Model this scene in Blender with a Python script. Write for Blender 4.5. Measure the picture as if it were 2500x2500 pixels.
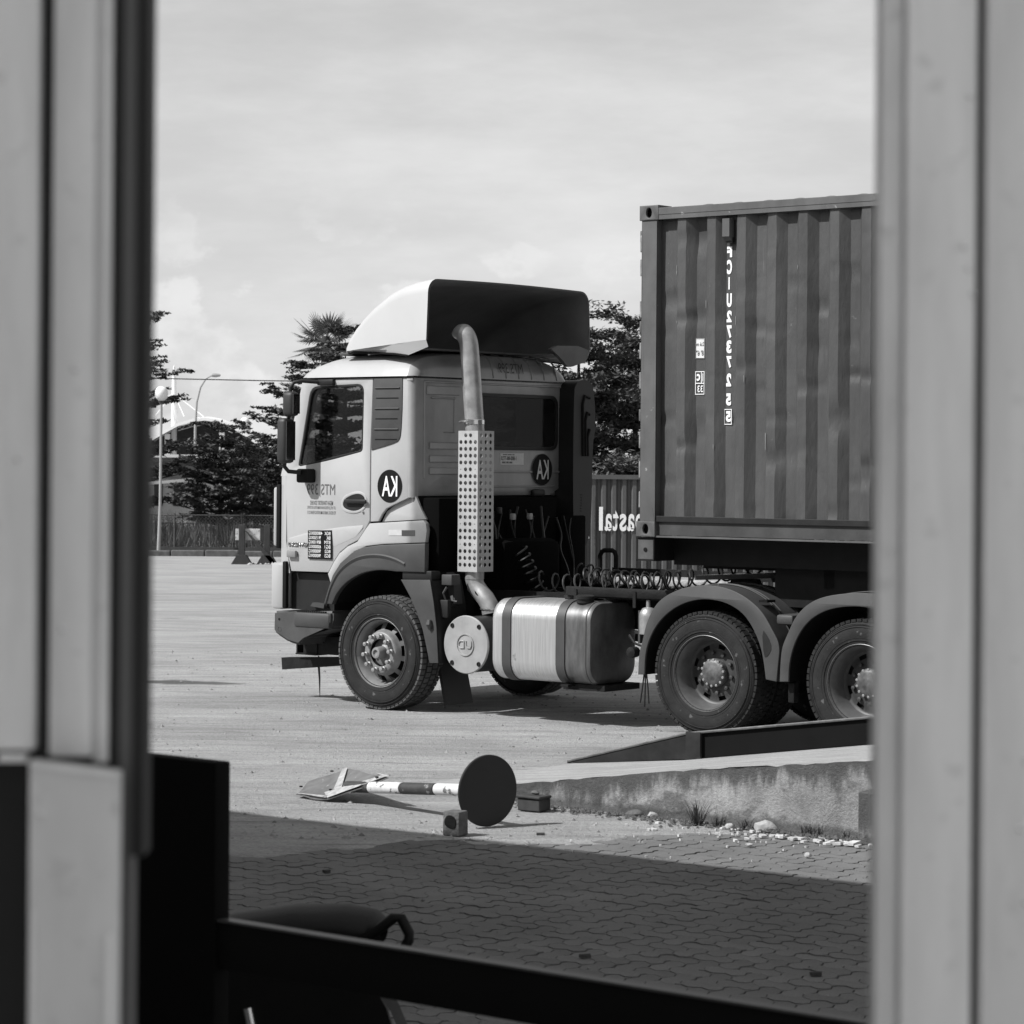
import bpy, bmesh, math, random
from mathutils import Matrix, Vector, noise
random.seed(7)
for o in list(bpy.data.objects): bpy.data.objects.remove(o)
S = bpy.context.scene
COL = S.collection
R_ = math.radians
PI = math.pi
HC = 2.25                       # eye height
TH = R_(39.4)                   # heading of yard grid (truck, ramp, building) against the picture plane
P1 = Vector((1.591, 22.4, 0))   # rear axle of the truck, near side, on the ground
YARD = Matrix.Translation(P1) @ Matrix.Rotation(-TH, 4, 'Z')
YINV = YARD.inverted()

# ---------------------------------------------------------------- camera
cam_d = bpy.data.cameras.new('camera')
cam = bpy.data.objects.new('camera', cam_d); COL.objects.link(cam)
cam.location = (0, 0, HC)
cam.rotation_euler = (PI/2, -.0075, 0)
cam_d.sensor_width = 36; cam_d.lens = 36*6630/2500
cam_d.shift_y = -120/2500
cam_d.clip_start = .1; cam_d.clip_end = 6000
cam_d.dof.use_dof = True; cam_d.dof.focus_distance = 23.5; cam_d.dof.aperture_fstop = 8.5
S.camera = cam
S.render.resolution_x = 1024; S.render.resolution_y = 1024

# ---------------------------------------------------------------- sky, sun, exposure
SUN_EL = R_(46); SUN_AZ = (-.94, -.34)
w = bpy.data.worlds.new('World'); S.world = w; w.use_nodes = True
nt = w.node_tree; N = nt.nodes; L = nt.links
for n in list(N): N.remove(n)
def nn(t, **k):
    n = N.new(t)
    for a, b in k.items(): setattr(n, a, b)
    return n
out = nn('ShaderNodeOutputWorld'); bg = nn('ShaderNodeBackground'); bg.inputs[1].default_value = .085
sky = nn('ShaderNodeTexSky', sky_type='NISHITA', sun_disc=False)
sky.sun_elevation = SUN_EL; sky.sun_rotation = math.atan2(SUN_AZ[0], SUN_AZ[1])
sky.air_density = 1.0; sky.dust_density = 1.6; sky.ozone_density = 1
sep = nn('ShaderNodeSeparateColor'); L.new(sky.outputs[0], sep.inputs[0])
def mth(op, a, b=None, c=None, clamp=False):
    n = nn('ShaderNodeMath', operation=op, use_clamp=clamp)
    for i, v in enumerate((a, b, c)):
        if v is None: continue
        if isinstance(v, (int, float)): n.inputs[i].default_value = v
        else: L.new(v, n.inputs[i])
    return n.outputs[0]
# black-and-white film behind a yellow-red filter: mostly the red of the sky
grey = mth('ADD', mth('MULTIPLY', sep.outputs[0], .62), mth('MULTIPLY', sep.outputs[1], .38))
tc = nn('ShaderNodeTexCoord'); xyz = nn('ShaderNodeSeparateXYZ'); L.new(tc.outputs['Generated'], xyz.inputs[0])
def mapped(scale, loc=(0, 0, 0)):
    m = nn('ShaderNodeMapping'); L.new(tc.outputs['Generated'], m.inputs[0])
    m.inputs['Scale'].default_value = scale; m.inputs['Location'].default_value = loc
    return m.outputs[0]
def noi(vec, scale, detail=6, rough=.55):
    n = nn('ShaderNodeTexNoise'); L.new(vec, n.inputs['Vector'])
    n.inputs['Scale'].default_value = scale; n.inputs['Detail'].default_value = detail; n.inputs['Roughness'].default_value = rough
    return n.outputs['Fac']
def ss(x, a, b):
    n = nn('ShaderNodeMapRange', interpolation_type='SMOOTHSTEP'); L.new(x, n.inputs[0])
    n.inputs[1].default_value = a; n.inputs[2].default_value = b
    return n.outputs[0]
z = xyz.outputs[2]
cirrus = ss(noi(mapped((1, 1.3, 3.6), (.3, .1, .2)), 5.0, 9, .6), .36, .74)
low = noi(mapped((1, 1, 1.5), (.95, 0, .3)), 19, 10, .56)
hz = mth('SUBTRACT', 1, ss(z, .035, .125))                 # heaped clouds only low over the horizon, as far clouds appear
puff = mth('MULTIPLY', ss(mth('ADD', low, mth('MULTIPLY', z, -2.9)), .315, .372), hz)
bright = 1/ .085
thin = mth('POWER', mth('SUBTRACT', 1, mth('MAXIMUM', z, 0)), 2)      # milky veil, thicker towards the horizon
veil = mth('MULTIPLY', mth('ADD', .19, mth('MULTIPLY', thin, .155)), bright)
c1 = mth('ADD', mth('ADD', mth('MULTIPLY', grey, .8), veil), mth('MULTIPLY', cirrus, .15*bright))
body = mth('ADD', .59, mth('MULTIPLY', ss(noi(mapped((1, 1, 1.4), (.97, .02, .31)), 30, 7, .6), .30, .68), .19))   # lit and greyer parts of the heaps
mixn = nn('ShaderNodeMix', data_type='FLOAT')
L.new(mth('MULTIPLY', puff, .85), mixn.inputs[0]); L.new(c1, mixn.inputs[2]); L.new(mth('MULTIPLY', body, bright), mixn.inputs[3])
comb = nn('ShaderNodeCombineColor')
for i in range(3): L.new(mixn.outputs[0], comb.inputs[i])
L.new(comb.outputs[0], bg.inputs[0]); L.new(bg.outputs[0], out.inputs[0])

sd = bpy.data.lights.new('sun', 'SUN'); sd.energy = 5.0; sd.angle = R_(.53); sd.color = (1, 1, 1)
sun = bpy.data.objects.new('sun', sd); COL.objects.link(sun)
sv = Vector((SUN_AZ[0]*math.cos(SUN_EL), SUN_AZ[1]*math.cos(SUN_EL), math.sin(SUN_EL)))
sun.rotation_euler = sv.to_track_quat('Z', 'Y').to_euler(); sun.location = (-20, -8, 30)
S.view_settings.view_transform = 'Standard'; S.view_settings.look = 'None'
S.view_settings.exposure = .18; S.view_settings.gamma = 1; S.view_settings.use_curve_mapping = False
S.render.engine = 'CYCLES'

# ---------------------------------------------------------------- materials (a black-and-white picture: every colour is a grey)
def mat(name, v, rough=.6, metal=0., var=.18, sc=5., bump=0., bsc=40., spec=.5, stretch=(1, 1, 1), fleck=None, coat=0.):
    """grey surface with cloudy variation, optional stretched grain, bump and small flecks (value, scale, threshold)"""
    m = bpy.data.materials.new(name); m.use_nodes = True
    t = m.node_tree; n = t.nodes; l = t.links
    p = n['Principled BSDF']; p.inputs['Roughness'].default_value = rough; p.inputs['Metallic'].default_value = metal
    p.inputs['Specular IOR Level'].default_value = spec; p.inputs['Coat Weight'].default_value = coat
    tc = n.new('ShaderNodeTexCoord'); mp = n.new('ShaderNodeMapping'); mp.inputs['Scale'].default_value = stretch
    l.new(tc.outputs['Object'], mp.inputs[0])
    a = n.new('ShaderNodeTexNoise'); a.inputs['Scale'].default_value = sc; a.inputs['Detail'].default_value = 8; a.inputs['Roughness'].default_value = .62
    l.new(mp.outputs[0], a.inputs['Vector'])
    r = n.new('ShaderNodeMapRange'); r.inputs[1].default_value = .28; r.inputs[2].default_value = .72
    r.inputs[3].default_value = v*(1-var); r.inputs[4].default_value = min(.95, v*(1+var))
    l.new(a.outputs['Fac'], r.inputs[0]); val = r.outputs[0]
    if fleck:
        fv, fs, ft = fleck
        b = n.new('ShaderNodeTexNoise'); b.inputs['Scale'].default_value = fs; b.inputs['Detail'].default_value = 5
        l.new(tc.outputs['Object'], b.inputs['Vector'])
        q = n.new('ShaderNodeMapRange'); q.inputs[1].default_value = ft; q.inputs[2].default_value = ft+.05
        l.new(b.outputs['Fac'], q.inputs[0])
        x = n.new('ShaderNodeMix'); x.data_type = 'FLOAT'; l.new(q.outputs[0], x.inputs[0]); l.new(val, x.inputs[2]); x.inputs[3].default_value = fv
        val = x.outputs[0]
    cc = n.new('ShaderNodeCombineColor')
    for i in range(3): l.new(val, cc.inputs[i])
    l.new(cc.outputs[0], p.inputs['Base Color'])
    rr = n.new('ShaderNodeMapRange'); rr.inputs[3].default_value = max(0, rough-.1); rr.inputs[4].default_value = min(1, rough+.1)
    l.new(a.outputs['Fac'], rr.inputs[0]); l.new(rr.outputs[0], p.inputs['Roughness'])
    if bump:
        b = n.new('ShaderNodeTexNoise'); b.inputs['Scale'].default_value = bsc; b.inputs['Detail'].default_value = 6
        l.new(mp.outputs[0], b.inputs['Vector'])
        bp = n.new('ShaderNodeBump'); bp.inputs['Strength'].default_value = min(1, bump); bp.inputs['Distance'].default_value = .02
        l.new(b.outputs['Fac'], bp.inputs['Height']); l.new(bp.outputs[0], p.inputs['Normal'])
    return m
def glass(name, tint, refl=1.45):
    m = bpy.data.materials.new(name); m.use_nodes = True
    t = m.node_tree; n = t.nodes; l = t.links
    n.remove(n['Principled BSDF']); o = n['Material Output']
    tr = n.new('ShaderNodeBsdfTransparent'); tr.inputs[0].default_value = (tint, tint, tint, 1)
    g = n.new('ShaderNodeBsdfGlossy'); g.inputs['Roughness'].default_value = .03
    fr = n.new('ShaderNodeFresnel'); fr.inputs[0].default_value = refl
    mx = n.new('ShaderNodeMixShader'); l.new(fr.outputs[0], mx.inputs[0]); l.new(tr.outputs[0], mx.inputs[1]); l.new(g.outputs[0], mx.inputs[2])
    l.new(mx.outputs[0], o.inputs[0])
    return m
ROOFP = mat('fairing paint', .46, .35, var=.04, sc=2)
FAIRIN = mat('bare fairing inside', .15, .75, var=.25, sc=2, spec=.2)
GREYP = mat('grey plastic', .046, .55, var=.14, sc=6)
GREYP2 = mat('bumper plastic', .055, .6, var=.2, sc=6, bump=.1, bsc=90)
DARK = mat('dark plastic', .016, .5, var=.2, spec=.3)
BLACK = mat('black', .007, .7, var=.2, spec=.15)
CHAS = mat('greasy chassis paint', .011, .65, var=.5, sc=9, bump=.2, spec=.2)
RUB = mat('tyre rubber', .017, .8, var=.45, sc=9, bump=.15, bsc=70, fleck=(.09, 22, .66), spec=.3)
LUG = mat('dusty tread', .07, .85, var=.45, sc=14)
RIMF = mat('dusty front rim', .20, .5, .1, var=.3, sc=9)
RIMR = mat('brown black rear rim', .045, .5, .1, var=.4, sc=9)
RIMLIP = mat('polished rim lip', .11, .4, .2, var=.25, sc=10)
NUT = mat('zinc nuts', .28, .45, .3, var=.25, sc=30)
ALU = mat('brushed tank metal', .62, .36, .75, var=.30, sc=7, stretch=(26, 2, .35), bump=.05, bsc=30, fleck=(.35, 8, .70))
ALUD = mat('dark tank end metal', .15, .42, .6, var=.4, sc=5, stretch=(3, 1, .7))  # tank end in a darker tone than the main body
STEEL = mat('galvanised sheet', .44, .45, .25, var=.12, sc=9)
PIPE = mat('dull exhaust pipe', .38, .42, .55, var=.3, sc=9)
LIDM = mat('cast lid paint', .30, .55, .1, var=.14, sc=8, fleck=(.07, 9, .74))
TEXTD = mat('grey lettering', .10, .6, var=.05)
TEXTK = mat('black lettering', .02, .6, var=.05)
TEXTW = mat('white lettering', .82, .55, var=.06, sc=20)
STICK = mat('sticker film', .62, .5, var=.1, sc=20)
STICKD = mat('dim sticker film', .50, .5, var=.1, sc=20)
GLS = glass('tinted window glass', .66, 1.24); GLF = glass('far window glass', .28, 1.24)
GLD = glass('dark rear glass', .30, 1.18)
def b_cont(t):
    k = NT(t); k.p.inputs['Roughness'].default_value = .5; k.p.inputs['Specular IOR Level'].default_value = .4
    v = k.rng(k.noise(k.map((2.2, 1, .5)), 1.6, 8), .28, .72, .045, .078)
    vo = k.n.new('ShaderNodeTexVoronoi'); vo.distance = 'CHEBYCHEV'; vo.voronoi_dimensions = '2D'; vo.inputs['Scale'].default_value = 1.3; vo.inputs['Randomness'].default_value = .8
    s0 = k.n.new('ShaderNodeSeparateXYZ'); k.l.new(k.tc, s0.inputs[0]); cb = k.n.new('ShaderNodeCombineXYZ'); k.l.new(s0.outputs[0], cb.inputs[0]); k.l.new(s0.outputs[2], cb.inputs[1]); k.l.new(cb.outputs[0], vo.inputs['Vector'])
    sx = k.n.new('ShaderNodeSeparateColor'); k.l.new(vo.outputs['Color'], sx.inputs[0])
    v = k.m('MULTIPLY', v, k.rng(sx.outputs[0], .0, 1, .93, 1.09))                  # patches of touched-up paint
    sc = k.rng(k.noise(k.map((26, 26, .9)), 1.6, 7, .7), .66, .72, 0, 1)
    v = k.mix(k.m('MULTIPLY', sc, .7), v, .19)
    rust = k.rng(k.noise(k.map((9, 9, .8), (3, 1, 2)), 1.7, 7, .7), .60, .72, 0, 1, True)
    v = k.mix(k.m('MULTIPLY', rust, .45), v, .028)
    spot = k.rng(k.noise(k.map((1, 1, 1)), 13, 6, .6), .70, .75, 0, 1)
    v = k.mix(k.m('MULTIPLY', spot, .6), v, .15)
    k.done(v, k.noise(k.map((2, 2, .7)), 4, 4), .03, .35)

CONTF = mat('container frame paint', .085, .55, var=.36, sc=3.2, stretch=(1, 1, .6), fleck=(.34, 14, .70))
CONT2 = mat('far container paint', .075, .6, var=.2, sc=1.5)
TRL = mat('trailer black paint', .010, .6, var=.4, sc=8, spec=.2)
TRLG = mat('trailer bolster paint', .075, .55, var=.3, sc=8, fleck=(.02, 12, .68))
RAMPS = mat('ramp steel', .020, .65, var=.6, sc=4, fleck=(.06, 9, .66), spec=.2)
FRAMEP = mat('frame grey paint', .70, .45, var=.16, sc=6, stretch=(1.6, 1, .5), fleck=(.62, 40, .62))
FRAMEP2 = mat('pale frame paint', .82, .45, var=.16, sc=8, stretch=(2.2, 1, .35), fleck=(.74, 40, .62))
GASK = mat('frame rubber', .012, .7)
CHAN = mat('frame channel', .10, .5, var=.15)
BARK = mat('bark', .05, .9, var=.4, sc=6, bump=.4)
LEAF = mat('leaf', .05, .6, var=.55, sc=1.1)
LEAF2 = mat('leaf pale', .075, .6, var=.5, sc=1.3)
PALM = mat('palm frond', .10, .5, var=.4, sc=1.5)
GRASS = mat('dry grass', .13, .8, var=.5, sc=1.2)
WOOD = mat('weathered timber', .035, .85, var=.4, sc=6, stretch=(4, 4, 1))
PAINTW = mat('white paint', .56, .6, var=.22, sc=14, fleck=(.13, 24, .60))
PAINTK = mat('black paint', .03, .6, var=.5, sc=14, fleck=(.22, 22, .62))
SIGNG = mat('faded sign film', .12, .6, var=.35, sc=12, fleck=(.3, 16, .66))
STONE = mat('pale rubble', .36, .85, var=.25, sc=14, bump=.3)
BRICKM = mat('old brick', .10, .9, var=.4, sc=18, bump=.5)
MOTO = mat('motorcycle plastic', .006, .5, var=.2, spec=.2)
MOTOS = mat('seat vinyl', .012, .6, var=.2, bump=.15, bsc=120, spec=.3)
CHROME = mat('chrome', .65, .2, .9, var=.05)
LAMPG = mat('lamp globe', .80, .4, var=.03)
POLE = mat('lamp pole', .33, .5, var=.1)
ROOFW = mat('white canopy roof', .80, .5, var=.05)
WALLW = mat('pale wall', .55, .7, var=.15, sc=.6)
WALLD = mat('dark wall', .05, .8, var=.3)
WALLB = mat('unseen building wall', .34, .7, var=.15, sc=.8)

def node_mat(name, build):
    m = bpy.data.materials.new(name); m.use_nodes = True
    build(m.node_tree); return m
class NT:
    def __init__(s, t):
        s.t = t; s.n = t.nodes; s.l = t.links; s.p = s.n['Principled BSDF']; s.tc = s.n.new('ShaderNodeTexCoord').outputs['Object']
        s.p.inputs['Roughness'].default_value = .9; s.p.inputs['Specular IOR Level'].default_value = .25
    def map(s, scale, loc=(0, 0, 0)):
        m = s.n.new('ShaderNodeMapping'); s.l.new(s.tc, m.inputs[0]); m.inputs['Scale'].default_value = scale; m.inputs['Location'].default_value = loc; return m.outputs[0]
    def noise(s, vec, sc, det=6, ro=.6):
        n = s.n.new('ShaderNodeTexNoise'); s.l.new(vec, n.inputs['Vector']); n.inputs['Scale'].default_value = sc; n.inputs['Detail'].default_value = det; n.inputs['Roughness'].default_value = ro; return n.outputs['Fac']
    def rng(s, x, a, b, c, d, smooth=False):
        n = s.n.new('ShaderNodeMapRange'); s.l.new(x, n.inputs[0])
        if smooth: n.interpolation_type = 'SMOOTHSTEP'
        for i, v in enumerate((a, b, c, d)): n.inputs[i+1].default_value = v
        return n.outputs[0]
    def m(s, op, a, b=0):
        n = s.n.new('ShaderNodeMath'); n.operation = op
        for i, v in enumerate((a, b)):
            if isinstance(v, (int, float)): n.inputs[i].default_value = v
            else: s.l.new(v, n.inputs[i])
        return n.outputs[0]
    def mix(s, f, a, b):
        n = s.n.new('ShaderNodeMix'); n.data_type = 'FLOAT'; s.l.new(f, n.inputs[0])
        for i, v in ((2, a), (3, b)):
            if isinstance(v, (int, float)): n.inputs[i].default_value = v
            else: s.l.new(v, n.inputs[i])
        return n.outputs[0]
    def done(s, val, height=None, dist=.02, strength=1):
        c = s.n.new('ShaderNodeCombineColor')
        for i in range(3): s.l.new(val, c.inputs[i])
        s.l.new(c.outputs[0], s.p.inputs['Base Color'])
        if height is not None:
            b = s.n.new('ShaderNodeBump'); b.inputs['Distance'].default_value = dist; b.inputs['Strength'].default_value = strength
            s.l.new(height, b.inputs['Height']); s.l.new(b.outputs[0], s.p.inputs['Normal'])
def b_cab(t):
    k = NT(t); k.p.inputs['Roughness'].default_value = .32; k.p.inputs['Specular IOR Level'].default_value = .5; k.p.inputs['Coat Weight'].default_value = .3
    sp = k.n.new('ShaderNodeSeparateXYZ'); k.l.new(k.tc, sp.inputs[0])
    v = k.rng(k.noise(k.map((1, 1, 1)), 2.2, 8), .3, .7, .375, .42)
    runs = k.rng(k.noise(k.map((9, 9, .7)), 1.6, 6, .65), .56, .74, 0, 1, True)
    v = k.mix(k.m('MULTIPLY', runs, .14), v, .22)                                   # faint rain runs
    low = k.rng(k.m('ADD', sp.outputs[2], k.m('MULTIPLY', k.noise(k.map((3, 3, 3)), 2, 6), .5)), 1.35, 1.75, 1, 0, True)
    v = k.mix(k.m('MULTIPLY', low, .12), v, .25)                                    # road dust low down
    rear_shade = k.rng(k.m('ADD', sp.outputs[0], k.m('MULTIPLY', k.noise(k.map((1.5, 1.5, 1.5)), 2, 6), .08)), -1.70, -1.60, 0, 1, True)
    v = k.mix(rear_shade, v, k.rng(k.noise(k.map((1, 1.6, .8)), 2.4, 8, .6), .3, .7, .17, .235))  # shade painted into the colour towards the back of the cab
    k.done(v)
def b_lot(t):
    k = NT(t)
    big = k.noise(k.map((.12, .35, 1)), 2.2, 8)
    mid = k.noise(k.map((.5, 2.2, 1)), 2.0, 8, .7)
    fine = k.noise(k.map((1, 1, 1)), 38, 6, .75)
    v = k.rng(big, .3, .7, .275, .395)
    v = k.m('MULTIPLY', v, k.rng(mid, .25, .75, .68, 1.26))
    v = k.m('MULTIPLY', v, k.rng(fine, .25, .75, .62, 1.36))
    grit = k.rng(k.noise(k.map((1, 1, 1), (7, 3, 0)), 17, 7, .72), .645, .70, 0, 1, True)
    v = k.mix(k.m('MULTIPLY', grit, .55), v, .09)
    track = k.rng(k.noise(k.map((.35, 5, 1), (3, 1, 0)), 1.6, 6, .7), .57, .66, 0, 1, True)
    v = k.mix(k.m('MULTIPLY', track, .55), v, .14)
    oil = k.rng(k.noise(k.map((.9, 1.6, 1), (11, 4, 0)), 1.3, 7, .65), .60, .70, 0, 1, True)
    v = k.mix(k.m('MULTIPLY', oil, .38), v, .10)
    sp = k.n.new('ShaderNodeSeparateXYZ'); k.l.new(k.tc, sp.inputs[0])
    dx = k.m('ABSOLUTE', k.m('SUBTRACT', sp.outputs[0], -3.45), 0); dy = k.m('ABSOLUTE', k.m('SUBTRACT', k.m('ADD', sp.outputs[1], k.m('MULTIPLY', sp.outputs[0], .16)), 27.05), 0)
    e = k.m('ADD', k.m('MULTIPLY', dx, .85), k.m('MULTIPLY', dy, 2.6))
    damp = k.rng(k.m('ADD', e, k.m('MULTIPLY', k.noise(k.map((2, 5, 1)), 1.3, 7, .7), 1.5)), 1.25, 1.7, 1, 0, True)
    v = k.mix(k.m('MULTIPLY', damp, .8), v, .045)                                   # damp patch
    k.done(v, k.m('ADD', fine, k.m('MULTIPLY', mid, .6)), .03, .85)
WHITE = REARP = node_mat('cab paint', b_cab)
LOT = node_mat('dusty gravel', b_lot)
def b_conc(t):
    k = NT(t)
    v = k.rng(k.noise(k.map((1, 1, 1)), 2.6, 8, .65), .3, .7, .16, .36)
    sp = k.n.new('ShaderNodeSeparateXYZ'); k.l.new(k.tc, sp.inputs[0])
    d = k.m('SUBTRACT', k.m('ADD', k.m('MULTIPLY', sp.outputs[0], .137), .175), sp.outputs[2])   # how far below the slab edge: mould creeps down from it
    run = k.noise(k.map((3.2, 3.2, .8)), 2.0, 8, .7)
    mould = k.rng(k.m('ADD', k.m('MULTIPLY', run, .50), k.m('MULTIPLY', d, -.85)), .10, .22, 0, 1, True)
    v = k.mix(k.m('MULTIPLY', mould, .86), v, .050)
    blot = k.rng(k.noise(k.map((.9, .9, 1.3), (2, 5, 1)), 3.4, 8, .66), .53, .63, 0, 1, True)
    v = k.mix(k.m('MULTIPLY', blot, .66), v, .075)
    foot = k.rng(k.m('ADD', sp.outputs[2], k.m('MULTIPLY', run, -.09)), -.02, .03, 1, 0, True)
    v = k.mix(k.m('MULTIPLY', foot, .75), v, .05)
    fine = k.noise(k.map((1, 1, 1)), 55, 5, .7)
    v = k.m('MULTIPLY', v, k.rng(fine, .25, .75, .78, 1.22))
    k.done(v, k.m('ADD', fine, run), .02, .6)
CONCW = node_mat('stained concrete', b_conc)
def b_conc2(t):
    k = NT(t)
    v = k.rng(k.noise(k.map((.5, 4, 1)), 3, 8, .7), .3, .7, .22, .42)
    fine = k.noise(k.map((1, 1, 1)), 45, 5, .75)
    v = k.m('MULTIPLY', v, k.rng(fine, .25, .75, .72, 1.28))
    k.done(v, fine, .02, .6)
CONCT = node_mat('worn concrete top', b_conc2)
CONT = node_mat('container paint', b_cont)
def b_pave(t):
    k = NT(t)
    a = k.noise(k.map((1, 1, 1)), 1.1, 6, .6); f = k.noise(k.map((1, 1, 1)), 70, 5, .7)
    oi = k.n.new('ShaderNodeObjectInfo')
    v = k.m('MULTIPLY', k.rng(a, .3, .7, .115, .18), k.rng(f, .25, .75, .80, 1.20))
    v = k.m('MULTIPLY', v, k.rng(oi.outputs['Random'], 0, 1, .88, 1.10))
    st = k.rng(k.noise(k.map((1, 1, 1), (4, 0, 0)), 2.6, 7, .7), .58, .70, 0, 1, True)
    v = k.mix(k.m('MULTIPLY', st, .4), v, .07)
    k.done(v, f, .006, .6)
PAVE = node_mat('concrete paver', b_pave)
JOINT = mat('sandy joint', .03, .95, var=.4, sc=9)

# ---------------------------------------------------------------- mesh helpers
MX_SIDE = Matrix(((1, 0, 0, 0), (0, 0, -1, 0), (0, 1, 0, 0), (0, 0, 0, 1)))   # drawing (x,y) -> yard (x,z), front towards the viewer (-y)
MX_REAR = Matrix(((0, 0, 1, 0), (1, 0, 0, 0), (0, 1, 0, 0), (0, 0, 0, 1)))    # drawing (x,y) -> yard (y,z), front towards +x
OFF = {}                                                                      # thing -> yard/world offset already in the mesh coordinates
class MB:
    def __init__(s): s.bm = bmesh.new()
    def box(s, x0, x1, y0, y1, z0, z1, bev=0., seg=2, mx=None):
        r = bmesh.ops.create_cube(s.bm, size=1)
        vs = r['verts']
        for v in vs: v.co = Vector(((x0+x1)/2+v.co.x*(x1-x0), (y0+y1)/2+v.co.y*(y1-y0), (z0+z1)/2+v.co.z*(z1-z0)))
        if bev:
            es = list({e for v in vs for e in v.link_edges})
            q = bmesh.ops.bevel(s.bm, geom=es, offset=bev, segments=seg, affect='EDGES', profile=.5)
            vs = list({v for f in q['faces'] for v in f.verts} | {v for v in vs if v.is_valid})
        if mx: bmesh.ops.transform(s.bm, matrix=mx, verts=vs)
        return s
    def tube(s, pts, r, n=10, cap=True):
        pts = [Vector(p) for p in pts]; rs = r if isinstance(r, (list, tuple)) else [r]*len(pts)
        rings = []; ref = None
        for i, p in enumerate(pts):
            d = (pts[min(i+1, len(pts)-1)]-pts[max(i-1, 0)]).normalized()
            if ref is None:
                ref = d.orthogonal().normalized()
            ref = (ref-d*ref.dot(d)).normalized(); q = d.cross(ref)
            rings.append([s.bm.verts.new(p+(ref*math.cos(2*PI*k/n)+q*math.sin(2*PI*k/n))*rs[i]) for k in range(n)])
        for a, b in zip(rings, rings[1:]):
            for k in range(n): s.bm.faces.new((a[k], a[(k+1) % n], b[(k+1) % n], b[k]))
        if cap:
            s.bm.faces.new(rings[0][::-1]); s.bm.faces.new(rings[-1])
        return s
    def lathe(s, prof, o=(0, 0, 0), axis='y', n=32, cap0=False, cap1=False):
        """prof: (radius, position along the axis)"""
        o = Vector(o); rings = []
        for r, a in prof:
            ring = []
            for k in range(n):
                c, d = r*math.cos(2*PI*k/n), r*math.sin(2*PI*k/n)
                ring.append(s.bm.verts.new(o+Vector({'y': (c, a, d), 'x': (a, c, d), 'z': (c, d, a)}[axis])))
            rings.append(ring)
        for a, b in zip(rings, rings[1:]):
            for k in range(n): s.bm.faces.new((a[k], a[(k+1) % n], b[(k+1) % n], b[k]))
        if cap0: s.bm.faces.new(rings[0][::-1])
        if cap1: s.bm.faces.new(rings[-1])
        return s
    def prism(s, poly, d0, d1, plane='xz'):
        f = {'xz': lambda a, b, d: (a, d, b), 'yz': lambda a, b, d: (d, a, b), 'xy': lambda a, b, d: (a, b, d)}[plane]
        A = [s.bm.verts.new(f(a, b, d0)) for a, b in poly]; B = [s.bm.verts.new(f(a, b, d1)) for a, b in poly]
        s.bm.faces.new(A); s.bm.faces.new(B[::-1])
        for i in range(len(poly)): s.bm.faces.new((A[i], B[i], B[(i+1) % len(poly)], A[(i+1) % len(poly)]))
        return s
    def strip(s, rows, close=False):
        g = [[s.bm.verts.new(p) for p in r] for r in rows]
        for a, b in zip(g, g[1:]):
            m = len(a)
            for i in range(m if close else m-1): s.bm.faces.new((a[i], a[(i+1) % m], b[(i+1) % m], b[i]))
        return g
    def face(s, *pts): s.bm.faces.new([s.bm.verts.new(p) for p in pts]); return s
    def mesh(s, me, mx=None):
        n0 = len(s.bm.verts); s.bm.from_mesh(me); s.bm.verts.ensure_lookup_table()
        if mx: bmesh.ops.transform(s.bm, matrix=mx, verts=s.bm.verts[n0:])
        return s
    def jitter(s, amt, sc=10, seed=0):
        for v in s.bm.verts: v.co += noise.noise_vector(v.co*sc+Vector((seed, 0, 0)))*amt
        return s
    def obj(s, name, m, parent=None, angle=35, label=None, kind=None, flip=False):
        bmesh.ops.remove_doubles(s.bm, verts=s.bm.verts, dist=1e-5)
        bmesh.ops.recalc_face_normals(s.bm, faces=s.bm.faces)
        me = bpy.data.meshes.new(name); s.bm.to_mesh(me); s.bm.free()
        me.materials.append(m)
        if angle:
            me.shade_smooth(); me.set_sharp_from_angle(angle=R_(angle))
        return link(name, me, parent, label, kind)
def link(name, me, parent=None, label=None, kind=None):
    o = bpy.data.objects.new(name, me); COL.objects.link(o)
    if parent is not None:
        o.parent = parent; OFF[o.name] = OFF.get(parent.name, Vector())
        if OFF[o.name].length: me.transform(Matrix.Translation(-OFF[o.name]))
    if label: o['label'] = label
    if kind: o['kind'] = kind
    return o
def thing(name, label, cat, base=(0, 0, 0), yard=False, group=None, rz=0.):
    """Empty at the thing's base; its parts are written in yard (or world) coordinates"""
    o = bpy.data.objects.new(name, None); COL.objects.link(o); o.empty_display_size = .2
    b = Vector(base)
    if yard: o.location = YARD @ b; o.rotation_euler = (0, 0, -TH)
    else: o.location = b; o.rotation_euler = (0, 0, rz)
    OFF[o.name] = b if rz == 0 else Vector()
    o['label'] = label; o['category'] = cat
    if group: o['group'] = group
    return o
def solo(o, label, cat, base=None, yard=False, group=None):
    """a thing that is one mesh"""
    b = Vector(base or (0, 0, 0)); o.data.transform(Matrix.Translation(-b))
    if yard: o.location = YARD @ b; o.rotation_euler = (0, 0, -TH)
    else: o.location = b
    o['label'] = label; o['category'] = cat
    if group: o['group'] = group
    return o
def copy_tree(o, parent=None, **kw):
    c = o.copy(); COL.objects.link(c); OFF[c.name] = OFF.get(o.name, Vector())
    if parent is not None: c.parent = parent
    for ch in o.children: copy_tree(ch, c)
    return c
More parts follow.
